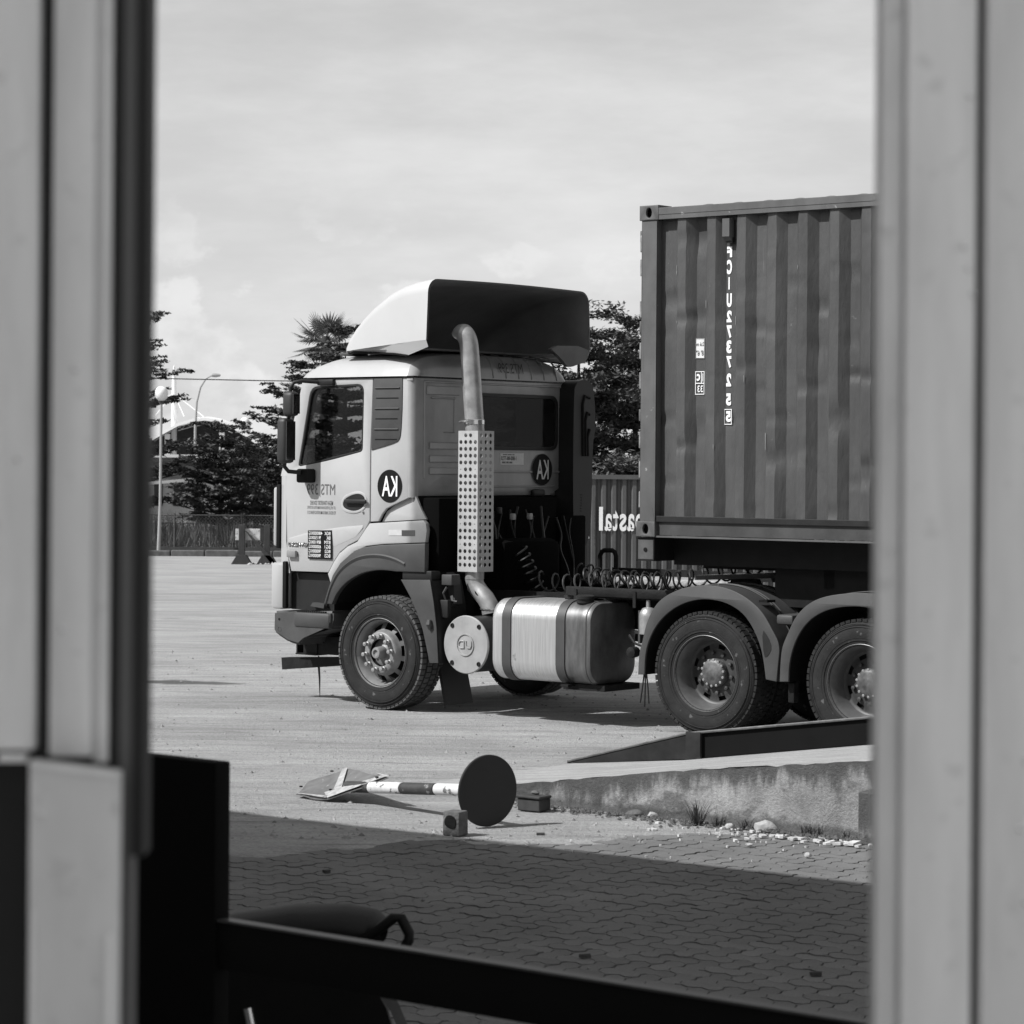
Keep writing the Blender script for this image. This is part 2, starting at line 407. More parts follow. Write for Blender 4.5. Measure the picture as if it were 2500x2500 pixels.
def plate_mesh(outer, holes=(), th=.02, bev=0.):
    cu = bpy.data.curves.new('outline', 'CURVE'); cu.dimensions = '2D'; cu.fill_mode = 'BOTH'
    cu.extrude = max(1e-4, th/2-bev); cu.bevel_depth = bev; cu.bevel_resolution = 1 if bev else 0; cu.offset = -bev
    for poly in [outer]+list(holes):
        sp = cu.splines.new('POLY'); sp.points.add(len(poly)-1); sp.use_cyclic_u = True
        for p, q in zip(sp.points, poly): p.co = (q[0], q[1], 0, 1)
    o = bpy.data.objects.new('outline', cu); me = bpy.data.meshes.new_from_object(o)
    bpy.data.objects.remove(o); bpy.data.curves.remove(cu)
    return me
def side_plate(name, m, parent, outer, y, th=.02, holes=(), bev=0., label=None, kind=None):
    """plate in the side plane whose outer face is at y"""
    return MB().mesh(plate_mesh(outer, holes, th, bev), Matrix.Translation((0, y+th/2, 0)) @ MX_SIDE).obj(name, m, parent, 30, label, kind)
def rear_plate(name, m, parent, outer, x, th=.02, holes=(), bev=0., label=None):
    return MB().mesh(plate_mesh(outer, holes, th, bev), Matrix.Translation((x-th/2, 0, 0)) @ MX_REAR).obj(name, m, parent, 30, label)
def ellipse(cx, cy, rx, ry=None, n=32):
    ry = ry or rx
    return [(cx+rx*math.cos(2*PI*k/n), cy+ry*math.sin(2*PI*k/n)) for k in range(n)]
def rrect(x0, x1, y0, y1, r, n=5):
    p = []
    for cx, cy, a in ((x1-r, y1-r, 0), (x0+r, y1-r, 90), (x0+r, y0+r, 180), (x1-r, y0+r, 270)):
        for k in range(n+1):
            t = R_(a+90*k/n); p.append((cx+r*math.cos(t), cy+r*math.sin(t)))
    return p
def smooth(poly, it=2, closed=True):
    for _ in range(it):
        q = []; n = len(poly)
        for i in range(n if closed else n-1):
            a, b = poly[i], poly[(i+1) % n]
            q += [tuple(.75*u+.25*v for u, v in zip(a, b)), tuple(.25*u+.75*v for u, v in zip(a, b))]
        if not closed: q = [poly[0]]+q+[poly[-1]]
        poly = q
    return poly
def fillet(poly, r):
    out = []; n = len(poly)
    for i in range(n):
        p, a, b = Vector(poly[i]), Vector(poly[i-1]), Vector(poly[(i+1) % n]); q = r[i] if isinstance(r, (list, tuple)) else r
        u1, u2 = (a-p), (b-p); s1 = p+u1.normalized()*min(q, u1.length*.45); s2 = p+u2.normalized()*min(q, u2.length*.45)
        for k in range(5): t = k/4; out.append(tuple(s1*(1-t)**2+p*2*t*(1-t)+s2*t*t))
    return out
def text_mesh(txt, bold=0., spacing=1.):
    cu = bpy.data.curves.new('writing', 'FONT'); cu.body = txt; cu.size = 1; cu.offset = bold; cu.space_character = spacing; cu.resolution_u = 4
    o = bpy.data.objects.new('writing', cu); me = bpy.data.meshes.new_from_object(o)
    bpy.data.objects.remove(o); bpy.data.curves.remove(cu)
    return me
def writing(mb, txt, a0, a1, b0, b1, mx, d=0., bold=.02, mirror=True):
    """fit txt into the drawing rectangle a0..a1, b0..b1 (mirror-written, as the yard is seen in a mirror)"""
    me = text_mesh(txt, bold)
    xs = [v.co.x for v in me.vertices]; ys = [v.co.y for v in me.vertices]
    x0, x1, y0, y1 = min(xs), max(xs), min(ys), max(ys)
    sx = (a1-a0)/max(1e-6, x1-x0); sy = (b1-b0)/max(1e-6, y1-y0)
    fit = (Matrix.Translation((a1, b0, d)) @ Matrix.Diagonal((-sx, sy, 1, 1)) if mirror else Matrix.Translation((a0, b0, d)) @ Matrix.Diagonal((sx, sy, 1, 1))) @ Matrix.Translation((-x0, -y0, 0))
    me.transform(mx @ fit)
    mb.mesh(me); bpy.data.meshes.remove(me)
    return mb
def at_y(y): return Matrix.Translation((0, y, 0)) @ MX_SIDE
def at_x(x): return Matrix.Translation((x, 0, 0)) @ MX_REAR
def helix(p0, p1, r, turns, per=14, sag=0.):
    p0, p1 = Vector(p0), Vector(p1); d = (p1-p0).normalized(); a = d.orthogonal().normalized(); b = d.cross(a); out = []
    n = int(turns*per)
    for i in range(n+1):
        t = i/n; g = 2*PI*turns*t
        out.append(p0.lerp(p1, t)+(a*math.cos(g)+b*math.sin(g))*r+Vector((0, 0, -sag*4*t*(1-t))))
    return out

# ================================================================ THE SETTING
def sst(a, b, x):
    t = max(0, min(1, (x-a)/(b-a))); return t*t*(3-2*t)
def fbm(x, y, s): return noise.fractal(Vector((x*s, y*s, 3.1)), 1, 2, 4)
def sand_edge(x, y): return y+.55*fbm(x, y, .9)+.18*fbm(x, y, 4)+(.55 if x < -.6 else 0)*sst(-.4, -1.4, x)-.30*sst(.3, 1.5, x)
def lot_z(x, y):
    k = sst(15.55, 16.45, sand_edge(x, y))
    if -5.2 < x < 5.4 and 8.2 < y < 30:
        return -.05+k*.05+.006*fbm(x, y, 1.7)*k-.006*k
    return 0.
def axis(lo, hi, st, far): return [-f for f in far[::-1]]+[lo+st*i for i in range(int(round((hi-lo)/st))+1)]+list(far)
xs = axis(-5.5, 5.5, .1, (8, 20, 60, 300, 3000))
ys = [-3000, -300, -60, -20, -5, 0, 4, 7]+[8+.12*i for i in range(int(22/.12)+1)]+[32, 36, 45, 60, 90, 200, 600, 3000]
mb = MB(); mb.strip([[(x, y, lot_z(x, y)) for x in xs] for y in ys])
ground = mb.obj('ground', LOT, None, 60, kind='structure')

# --- block paving in the shade of the building
mb = MB(); g = [YARD @ Vector(p) for p in ((-8, -15, 0), (12, -15, 0), (12, -4.2, 0), (-8, -4.2, 0))]
pave = MB().face(*[(x, y, -.028) for x, y in ((-6.2, 7.6), (6.2, 7.6), (6.2, 16.9), (-6.2, 16.9))]).obj('pavement', JOINT, None, 0, kind='structure')
BW = .112
def warp(x, y): a = .0125; return x+a*math.sin(2*PI*y/BW), y+a*math.sin(2*PI*x/BW)
def block_outline(horiz):
    nx_, ny_ = (2, 1) if horiz else (1, 2)
    p = []; q = [0, .27, .73]
    for i in range(nx_): p += [((i+f)*BW, 0) for f in q]
    for i in range(ny_): p += [(nx_*BW, (i+f)*BW) for f in q]
    for i in range(nx_): p += [((nx_-i-f)*BW, ny_*BW) for f in q]
    for i in range(ny_): p += [(0, (ny_-i-f)*BW) for f in q]
    cx, cy = nx_*BW/2, ny_*BW/2; gx, gy = 1-2*.0042/(nx_*BW), 1-2*.0042/(ny_*BW)
    return [((a-cx)*gx, (b-cy)*gy) for a, b in [warp(*v) for v in p]], (cx, cy)
blocks = []
for ix in range(-70, 80):
    for iy in range(-135, -30):
        k = (ix-iy) % 4
        if k not in (0, 3): continue
        hz_ = k == 0; o, c = block_outline(hz_)
        lx, ly = ix*BW+c[0], iy*BW+c[1]
        p = YARD @ Vector((lx, ly, 0))
        if not (8.6 < p.y < 16.9 and abs(p.x) < 5.2) or ly > -4.36: continue
        if sand_edge(p.x, p.y) > 16.6: continue
        vis = abs(p.x-.1) < .15*p.y and p.y > 10.8
        blocks.append((not vis, round(p.y, 4), lx, ly, hz_))
blocks.sort()
def block_bm(mb, hz_, rnd, at_=None):
    o, c = block_outline(hz_); dz, tx, ty = rnd.uniform(-.003, .003), rnd.uniform(-.012, .012), rnd.uniform(-.016, .016); b = at_ or (0, 0)
    A = [mb.bm.verts.new((x+b[0], y+b[1], -.011+dz+tx*x+ty*y)) for x, y in o]; C = [mb.bm.verts.new((x+b[0], y+b[1], -.036)) for x, y in o]
    mb.bm.faces.new(A); n = len(o)
    for i in range(n): mb.bm.faces.new((C[i], C[(i+1) % n], A[(i+1) % n], A[i]))
rnd = random.Random(3)
protos = {True: [], False: []}
for v in range(12):
    mb = MB(); block_bm(mb, v % 2 == 0, rnd)
    me = bpy.data.meshes.new('paving_block'); mb.bm.to_mesh(me); mb.bm.free(); me.materials.append(PAVE); protos[v % 2 == 0].append(me)
for nv, yy, lx, ly, hz_ in blocks[:300]:
    o = bpy.data.objects.new('paving_block', rnd.choice(protos[hz_])); COL.objects.link(o); o.parent = pave
    o.location = YARD @ Vector((lx, ly, 0)); o.rotation_euler = (0, 0, -TH)
mb = MB()
for nv, yy, lx, ly, hz_ in blocks[300:]: block_bm(mb, hz_, rnd, (lx, ly))
bmesh.ops.transform(mb.bm, matrix=YARD, verts=mb.bm.verts)
mb.obj('far_paving_blocks', PAVE, pave, 0, kind='stuff')

# --- loose stones on the yard
mb = MB(); rnd = random.Random(11)
def pebble(mb, x, y, zz, r, rnd):
    p = [Vector((rnd.uniform(.7, 1.2)*dx, rnd.uniform(.7, 1.2)*dy, rnd.uniform(.5, .9)*dz))*r for dx, dy, dz in ((1, 0, 0), (0, 1, 0), (-1, 0, 0), (0, -1, 0), (0, 0, 1), (0, 0, -.4))]
    a = rnd.uniform(0, 6.3); m = Matrix.Rotation(a, 3, 'Z'); v = [mb.bm.verts.new(m @ q+Vector((x, y, zz))) for q in p]
    for i in range(4): mb.bm.faces.new((v[i], v[(i+1) % 4], v[4])); mb.bm.faces.new((v[(i+1) % 4], v[i], v[5]))
for i in range(4200):
    y = 16.2+16*rnd.random()**1.5; x = rnd.uniform(-.17, .17)*y
    l = YINV @ Vector((x, y, 0))
    if l.x > .3 and -4.5 < l.y < -1.7: continue
    pebble(mb, x, y, lot_z(x, y), .005+.020*rnd.random()**5, rnd)
for i in range(160):
    y = rnd.uniform(10.8, 16.5); x = rnd.uniform(-.14, .15)*y
    pebble(mb, x, y, -.008, .003+.012*rnd.random()**3, rnd)
mb.obj('loose_stones', mat('mixed stones', .20, .9, var=.8, sc=3), None, 0, kind='stuff')

# ================================================================ CONCRETE RAMP AND STEEL RAMP (yard coordinates)
prof = [(.30, -.03), (.5, .012), (1.5, .11), (3.08, .335), (4.2, .465), (6.2, .71), (9.5, .72)]
def ramp_z(x):
    for (a, b), (c, d) in zip(prof, prof[1:]):
        if a <= x <= c: return b+(d-b)*(x-a)/(c-a)
    return 0
ramp = thing('concrete_ramp', 'stained low concrete ramp rising to the right beside the fallen sign', 'ramp', (2, -4.3, 0), True)
nx = 130; YF, YB = -4.33, -1.75
mb = MB(); rows = []
for j in range(7):
    row = []
    for i in range(nx+1):
        x = .3+(9.2)*i/nx; h = ramp_z(x)
        zb = -.06; t = j/6
        zz = zb+(h-zb)*t
        chip = .012*abs(noise.noise(Vector((x*7, 2, zz*9))))+.012*noise.noise(Vector((x*1.6, 7, zz*4)))
        if j == 6: zz -= .022*max(0, noise.noise(Vector((x*9, 1, 5))))
        row.append((x, YF+chip, zz))
    rows.append(row)
mb.strip(rows); mb.obj('side_wall', CONCW, ramp, 50)
mb = MB(); rows = []
for j in range(9):
    rows.append([(.3+9.2*i/nx, YF+.004+(YB-YF)*j/8, ramp_z(.3+9.2*i/nx)-(.022*max(0, noise.noise(Vector(((.3+9.2*i/nx)*9, 1, 5)))) if j == 0 else 0)) for i in range(nx+1)])
rows.append([(x, y, -.05) for x, y, _ in rows[-1]]); mb.strip(rows); mb.obj('top_slab', CONCT, ramp, 60)

sr = thing('steel_ramp', 'black steel wedge ramp lying on the concrete ramp beside the rear wheels', 'ramp', (1.5, -2.3, .1), True)
def s_top(x): return .302+(x-1.53)*.1407
A0, A1, A2, A3 = (.436, .02), (1.53, .302), (3.08, .52), (5.2, .83)
bot = lambda x: ramp_z(x)+.006
side_plate('wedge_plate', RAMPS, sr, [(.436, .006), (1.53, bot(1.53)), (1.53, .29), (.436, .02)], -2.36, .02)
side_plate('side_plate', mat('ramp flange', .004, .8, var=.4, spec=.15), sr, [(1.56, bot(1.56)), (3.08, bot(3.08)), (5.2, bot(4.2)+.13), (5.2, .83), (3.08, .52), (1.56, .306)], -2.34, .03)
MB().box(1.53, 1.66, -2.375, -2.345, .11, .32, .004).obj('end_flange', RAMPS, sr)
mb = MB(); mb.strip([[(.436, y, .021), (1.53, y, .303), (3.08, y, .521), (5.2, y, .831)] for y in (-2.355, -2.16)])
mb.strip([[(.436, -2.16, .021), (1.53, -2.16, .303), (3.08, -2.16, .521), (5.2, -2.16, .831)], [(.436, -2.16, -.02), (1.53, -2.16, 0), (3.08, -2.16, .1), (5.2, -2.16, .2)]])
mb.jitter(.003, 30); mb.obj('tread_plate', RAMPS, sr, 40)
MB().tube([(.44, -2.36, .024), (1.53, -2.36, .306), (3.08, -2.355, .523), (5.2, -2.355, .833)], .009, 6).jitter(.003, 25).obj('worn_edge', mat('worn steel edge', .10, .6, var=.5, sc=12), sr)

# ================================================================ BUILDING THAT SHADES THE PAVING (left of the frame, out of view)
bld = thing('unseen_building', 'long pale unseen building left of the view, casting the straight shadow over the paving', 'building', (-6, 6, 0))
E0, E1, E2 = (-15.5, 21.7), (-3.5, 12.7), (-2.78, 12.16)
foot = [E0, E2, (-2.55, 9.5), (-2.3, -.6), (-22, -.6), (-22, 21.7)]
MB().prism(foot, 0, 5.75, 'xy').obj('wall', WALLB, bld, 20)
roofp = [E0, E2, (-2.5, 9.5), (-2.2, -.8), (-22.2, -.8), (-22.2, 21.9)]
MB().prism([(x, y) for x, y in roofp], 5.752, 6.0, 'xy').obj('roof', WALLW, bld, 20)
MB().box(2.0, 3.4, 0, .06, 0, 2.3, mx=Matrix.Translation((-15.5, 21.7, 0)) @ Matrix.Rotation(math.atan2(E2[1]-E0[1], E2[0]-E0[0]), 4, 'Z')).obj('door', WALLD, bld, 20)

# ================================================================ SKY-SIDE: kerb, fence, grass, trees and lamps (world coordinates)
def leaves_mesh(mb, cl, n, size, flat=.35, rnd=random):
    """cl: list of (centre, rx, rz) clumps; n leaves each"""
    for c, rx, rz in cl:
        for _ in range(n):
            u, v, t = rnd.gauss(0, .5), rnd.gauss(0, .5), rnd.gauss(0, .5)
            p = Vector((c[0]+u*rx, c[1]+v*rx, c[2]+t*rz))
            nrm = Vector((rnd.gauss(0, flat), rnd.gauss(0, flat), 1)).normalized()
            a = nrm.orthogonal().normalized(); a.rotate(Matrix.Rotation(rnd.uniform(0, 6.28), 3, nrm)); b = nrm.cross(a)
            s = size*rnd.uniform(.6, 1.3)
            v0 = [mb.bm.verts.new(p+q) for q in (a*s, b*s*.45, -a*s, -b*s*.45)]
            mb.bm.faces.new(v0)
def tiered_tree(label, x, y, h, r, tiers, trunk_h, seed, size=.07, per=26, leaf=LEAF, group='trees beyond the fence', cat='tree', lean=0, z0=0., shape=None, br=(8, 11), flat=True):
    """trunk with whorls of near level limbs; flat trees carry thin feathery layers with gaps, the others round clumps"""
    rnd = random.Random(seed)
    t = thing('tree', label, cat, (x, y, z0), group=group)
    tk = MB(); tk.tube([(x, y, z0-.05), (x+.03+lean*.3, y, z0+trunk_h), (x+lean*.7, y+.03, z0+h*.62), (x+lean, y, z0+h*.97)], [.05*h**.6, .04*h**.6, .022*h**.6, .006], 8)
    cl = []
    for k in range(tiers):
        f = k/max(1, tiers-1); zz = z0+trunk_h+(h-trunk_h)*f+rnd.uniform(-.03, .03)*h*.4
        rr = r*((1-.72*f**1.3) if shape is None else shape(f))
        nb = rnd.randint(*br) if f < .85 else 5; a0 = rnd.uniform(0, 6.3)
        for b in range(nb):
            a = a0+2*PI*b/nb+rnd.uniform(-.3, .3); ln = rr*rnd.choice((.55, .8, .95, 1.05, 1.2))
            rise = rnd.uniform(.05, .26) if flat else rnd.uniform(-.1, .3)
            ex, ey, ez = x+lean*f+math.cos(a)*ln, y+math.sin(a)*ln, zz+rise*ln
            st = (x+lean*f*.8, y, zz-.10*ln)
            tk.tube([st, ((st[0]+ex)/2, (st[1]+ey)/2, (st[2]+ez)/2-.03), (ex, ey, ez)], [.020*h**.5*(1-.6*f), .012*h**.5*(1-.6*f), .004], 5)
            m = max(3, int(ln/.13))
            for j in range(m):
                s = (j+1.0)/m
                if s < .25 and rnd.random() < .6: continue
                q = (.07+.16*r*s*(1.15-s)) if flat else (.06*r*(.6+s)+.05)
                for _ in range(2 if flat else 1):
                    cl.append(((st[0]+(ex-st[0])*s+rnd.gauss(0, q), st[1]+(ey-st[1])*s+rnd.gauss(0, q), st[2]+(ez-st[2])*s+rnd.gauss(.03, .025 if flat else .05)+.04*s*s), .13 if flat else .14+.06*r, .026 if flat else .07+.03*r))
    tk.obj('trunk', BARK, t, 60)
    mb = MB(); leaves_mesh(mb, cl, int(per*(.62 if flat else 1.5)), size*1.08, .55, rnd); mb.obj('crown', leaf, t, 0)
    return t
WIRE = mat('rusty fence wire', .09, .7, .3, var=.4)
kerb = thing('kerb', 'low dark kerb in front of the chain link fence', 'kerb', (-8, 63.9, 0))
for i in range(24):
    x0 = -16+i*.8
    MB().box(x0+.01, x0+.79, 63.75, 63.95, -.02, .13+.01*(i % 3), .02, 1).obj('kerb_stone', mat('kerb concrete', .09, .9, var=.5, sc=6) if i == 0 else bpy.data.materials['kerb concrete'], kerb)
MB().box(-16, 3.2, 63.96, 66, -.03, .02).obj('verge', bpy.data.materials['kerb concrete'], None, 0, kind='structure')
fence = thing('chain_link_fence', 'sagging chain link fence in front of the tall dry grass', 'fence', (-7, 65.6, 0))
for i in range(9):
    MB().tube([(-13+i*1.62, 65.6, 0), (-13+i*1.62, 65.6, .98)], .022, 8).obj('post', WIRE, fence)
MB().tube([(-13, 65.6, .93), (0, 65.6, .93)], .012, 6).obj('top_wire', WIRE, fence)
MB().box(-13, 0, 65.55, 65.65, .02, .16).obj('shadow_band', WALLD, fence)  # dark strip standing for the band of shadow at the kerb
mb = MB(); i = -13.9
while i < 0:
    for s in (1, -1):
        a, b = (i, .14), (i+.8, .94)
        p = [(a[0] if s > 0 else b[0], 65.6, a[1]), (b[0] if s > 0 else a[0], 65.6+.004*s, b[1])]
        mb.strip([[(q[0]-.0045, q[1], q[2]) for q in p], [(q[0]+.0045, q[1], q[2]) for q in p]])
    i += .085
mb.obj('wire_mesh', WIRE, fence, 0, kind='stuff')
mb = MB(); rnd = random.Random(5)
for i in range(22000):
    x, y = rnd.uniform(-14, 1), 65.8+rnd.random()*4.5; h = rnd.uniform(.35, 1.0)*(1+.4*noise.noise(Vector((x*.8, y*.8, 0)))); a = rnd.uniform(0, 6.3); wd = .012
    dx, dy = math.cos(a)*wd, math.sin(a)*wd; lx, ly = rnd.gauss(0, .16), rnd.gauss(0, .16)
    mb.face((x-dx, y-dy, 0), (x+dx, y+dy, 0), (x+lx, y+ly, h))
mb.obj('tall_grass', GRASS, None, 0, kind='stuff')
# the small spreading tree by itself in front, then the wall of trees behind the cab
tiered_tree('small spreading tree on a short trunk directly behind the fence, left of the cab', -7.2, 67.2, 3.0, 1.42, 8, .78, 21, .062, 24, br=(10, 13), shape=lambda f: (.75 if f < .05 else 1.0)*(1-.62*f**1.5))
tiered_tree('tall layered tree between the small spreading tree and the cab mirrors', -6.0, 71.5, 4.7, 1.75, 11, .8, 22, .066, 25, lean=.5, br=(9, 12), shape=lambda f: 1.0-.72*f**1.1)
tiered_tree('tall layered tree rising just behind the front of the roof fairing, beside the palm', -4.5, 73, 5.7, 1.45, 12, .9, 23, .07, 26, br=(9, 12), shape=lambda f: 1.0-.62*f**1.4)
tiered_tree('layered tree at the left frame edge with flat branches reaching out beside the globe lamp', -9.75, 67.5, 5.55, 1.72, 8, 1.1, 24, .062, 25, shape=lambda f: .72+.36*math.sin(7.3*f+2.6)**2)
tiered_tree('low bushy tree filling the gap beside the cab door', -5.0, 69.5, 2.6, 1.25, 8, .4, 25, .062, 26, shape=lambda f: 1.0-.45*f**2)
tiered_tree('bushy tree showing just right of the roof fairing', 1.75, 72, 6.2, 1.95, 11, .8, 26, .075, 22, flat=False, shape=lambda f: 1.0*math.sin(PI*(.22+.68*f))**.8)
tiered_tree('bushy dark tree touching the upper left edge of the loaded container', 3.35, 74, 6.1, 1.85, 11, .6, 27, .075, 24, flat=False, shape=lambda f: 1.0*math.sin(PI*(.25+.66*f))**.8)
tiered_tree('low pale bush behind the far container', 2.1, 46.5, 2.25, 1.1, 6, .2, 29, .05, 20, leaf=LEAF2, cat='bush', group=None, flat=False, shape=lambda f: 1-.5*f**2)
tiered_tree('small feathery bush at the fence beside the wooden barrier', -6.05, 66.9, 1.3, .6, 5, .2, 30, .045, 22, leaf=LEAF2, cat='bush', group=None, shape=lambda f: 1-.5*f**2)
# fan palm
rnd = random.Random(8)
pt = thing('palm_tree', 'fan palm with spiky round leaves rising above the dark trees', 'palm tree', (-5.55, 79, 0))
MB().tube([(-5.55, 79, 0), (-5.5, 79, 3), (-5.45, 79, 5.9)], [.16, .13, .12], 9).obj('trunk', BARK, pt, 60)
for k in range(30):
    a = rnd.uniform(0, 6.28); el = rnd.uniform(-.5, 1.3); ln = rnd.uniform(.42, .66)
    d = Vector((math.cos(a)*math.cos(el), math.sin(a)*math.cos(el), math.sin(el))); c = Vector((-5.45, 79, 5.65)); e = c+d*ln
    mb = MB(); mb.tube([c, c.lerp(e, .5)+Vector((0, 0, .04)), e], [.022, .015, .01], 5)
    sd_ = d.cross(Vector((0, 0, 1))).normalized(); up = sd_.cross(d); nl = 22
    for q in range(nl):
        t = -2.15+4.3*q/(nl-1); dr = d*math.cos(t)+sd_*math.sin(t); tip = e+dr*(.62*(1-.12*abs(t)))+Vector((0, 0, -.06*abs(t)))+up*.03; m_ = e+dr*.3; wv = (d*-math.sin(t)+sd_*math.cos(t))*.028
        mb.face(e, m_-wv, tip, m_+wv)
    mb.obj('frond', PALM, pt, 0)
# lamps
gl = thing('globe_lamp', 'street lamp with a white globe on a thin pole beside the left frame', 'street lamp', (-8.43, 64.9, 0))
MB().tube([(-8.43, 64.9, 0), (-8.4, 64.9, 1.2), (-8.39, 64.9, 3.72)], [.05, .035, .03], 10).obj('pole', POLE, gl)
MB().lathe([(.001, 3.66), (.07, 3.67), (.14, 3.74), (.162, 3.84), (.15, 3.93), (.09, 4.0), (.001, 4.02)], (-8.39, 64.9, 0), 'z', 20).obj('globe', LAMPG, gl, 80)
MB().lathe([(.05, 3.60), (.075, 3.66), (.06, 3.70)], (-8.39, 64.9, 0), 'z', 12, True, True).obj('collar', WALLD, gl)
cl_ = thing('street_lamp', 'tall street lamp with a curved arm above the far trees', 'street lamp', (-12.85, 110, 0))
px = -12.85
MB().tube([(px, 110, -.2), (px+.01, 110, 3.6), (px+.06, 110, 4.6), (px+.2, 110, 5.2), (px+.42, 110, 5.56), (px+.66, 110, 5.70)], [.06, .05, .045, .04, .035, .03], 8).obj('pole', POLE, cl_)
MB().lathe([(.02, 0), (.075, .05), (.085, .22), (.05, .38), (.01, .4)], (px+.62, 110, 5.71), 'x', 12).obj('lamp_head', POLE, cl_)
wire = MB().tube([(-15, 72, 4.52), (-9.6, 72, 4.42), (-6.6, 72, 4.38), (-3, 72, 4.36), (3, 72, 4.5)], .014, 6).obj('overhead_wire', DARK, None)
solo(wire, 'thin black overhead wire crossing the sky left of the cab', 'wire', (-6, 72, 4.4))
# --- arched canopy with mast, far behind
st = thing('arched_canopy', 'white arched roof canopy with a mast and stay cables beyond the trees', 'canopy', (-18, 150, 0))
arc = [(-21.6, 2.6), (-20.4, 3.15), (-19.4, 3.75), (-18.4, 4.30), (-17.5, 4.57), (-16.9, 4.62), (-16.2, 4.52), (-15.4, 4.20), (-14.6, 3.70), (-13.6, 3.0)]
MB().prism(arc+[(x, q-.17) for x, q in arc[::-1]], 149.4, 149.55, 'xz').obj('front_fascia', ROOFW, st, 50)
mb = MB(); mb.strip([[(x, 149.5, q) for x, q in arc], [(x-.3, 154, q+.12) for x, q in arc]]); mb.obj('roof', ROOFW, st, 50)
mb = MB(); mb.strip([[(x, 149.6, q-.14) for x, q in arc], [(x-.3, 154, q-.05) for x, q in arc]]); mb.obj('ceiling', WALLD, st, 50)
mb = MB(); lo = [(x, q-.42) for x, q in arc]
mb.tube([(x, 149.5, q) for x, q in lo[3:8]], .02, 5)
for i in range(3, 7):
    for f in (0, .5):
        a = (arc[i][0]+(arc[i+1][0]-arc[i][0])*f, arc[i][1]+(arc[i+1][1]-arc[i][1])*f-.1); b = (lo[i][0]+(lo[i+1][0]-lo[i][0])*(f+.25), lo[i][1]+(lo[i+1][1]-lo[i][1])*(f+.25)); c = (lo[i][0]+(lo[i+1][0]-lo[i][0])*(f+.5), arc[i][1]+(arc[i+1][1]-arc[i][1])*(f+.5)-.1)
        mb.tube([(a[0], 149.5, a[1]), (b[0], 149.5, b[1])], .014, 4); mb.tube([(b[0], 149.5, b[1]), (c[0], 149.5, c[1])], .014, 4)
mb.obj('truss', POLE, st, 0)
for x in (-19.0, -16.0): MB().box(x-.14, x+.14, 149.6, 149.9, 0, 4.1 if x > -18 else 3.7).obj('column', WALLW, st)
MB().prism([(-21.9, 0)]+[(x-.3, q-.1) for x, q in arc]+[(-13.9, 0)], 153.5, 153.8, 'xz').obj('back_wall', WALLD, st, 30)
MB().tube([(-18.93, 152, 0), (-18.93, 152, 5.4), (-18.95, 152, 6.95)], [.16, .155, .11], 10).obj('mast', ROOFW, st)
MB().lathe([(.11, 6.95), (.15, 7.0), (.06, 7.1), (.09, 7.2), (.04, 7.3), (.07, 7.4), (.001, 7.62)], (-18.95, 152, 0), 'z', 8).obj('finial', ROOFW, st)
for x1, z1 in ((-17.05, 4.68), (-18.15, 4.70), (-19.75, 4.75), (-20.6, 5.0)): MB().tube([(-18.95, 152, 6.0), (x1-.1, 151, z1)], .022, 5).obj('stay_cable', ROOFW, st)
MB().lathe([(.28, 0), (.28, .12), (.24, .26), (.14, .36), (.001, .40)], (-15.75, 160, 4.42), 'z', 14).obj('dome', ROOFW, st, 60)
MB().box(-16.05, -15.45, 159.7, 160.3, 0, 4.42).obj('turret', WALLW, st)
hs = thing('roadside_house', 'pale low house with a flat roof behind the trees beside the globe lamp', 'house', (-12, 98, 0))
MB().box(-15.5, -10.6, 98, 102, 0, 2.35).obj('wall', WALLW, hs)
MB().box(-15.7, -10.3, 97.4, 102.2, 2.352, 2.46).obj('roof', WALLW, hs)
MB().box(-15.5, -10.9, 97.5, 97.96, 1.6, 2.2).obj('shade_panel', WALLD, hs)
for x in (-12.9, -12.2, -11.5): MB().box(x, x+.3, 97.93, 97.98, .6, 1.4).obj('window', WALLD, hs)
MB().prism([(-15.6, 1.25), (-12.6, 1.5), (-11.3, 1.62), (-11.3, 1.52), (-12.6, 1.40), (-15.6, 1.15)], 95.5, 97.4, 'xz').obj('lean_to_roof', POLE, hs)
mb = MB(); rnd = random.Random(77)
cl = [((rnd.uniform(-70, 70), rnd.uniform(175, 200), rnd.uniform(.2, 3.2)), 1.5, .9) for _ in range(1100)]
leaves_mesh(mb, cl, 24, .26, .8, rnd); mb.obj('distant_trees', LEAF, None, 0, kind='stuff')

# --- timber barrier by the kerb
br = thing('timber_barrier', 'dark timber barrier with crossed feet and a white board in front of the cab', 'barrier', (-5.7, 59.2, 0))
for x in (-5.87, -5.32):
    MB().box(x-.065, x+.065, 59.1, 59.22, 0, .86, .006, 1).jitter(.004, 6).obj('post', WOOD, br)
    MB().prism([(x-.22, 0), (x+.22, 0), (x+.10, .20), (x-.10, .20)], 59.0, 59.32, 'xz').obj('foot', WOOD, br)
for x in (-5.8, -5.22):
    MB().prism([(x, .74), (x+.07, .70), (x+.72, .02), (x+.58, .02)], 59.0, 59.09, 'xz').obj('brace', WOOD, br)
MB().box(-6.02, -5.0, 59.23, 59.26, .52, .77, .003, 1).obj('board', PAINTW, br)
MB().box(-5.48, -5.2, 59.20, 59.228, .51, .79).obj('dark_panel', WOOD, br)
mb = MB(); rnd = random.Random(2)
for i in range(26): pebble(mb, rnd.uniform(-5.7, -4.9), rnd.uniform(58.6, 59.6), .01, rnd.uniform(.02, .07), rnd)
mb.obj('rubble', STONE, None, 0, kind='stuff')

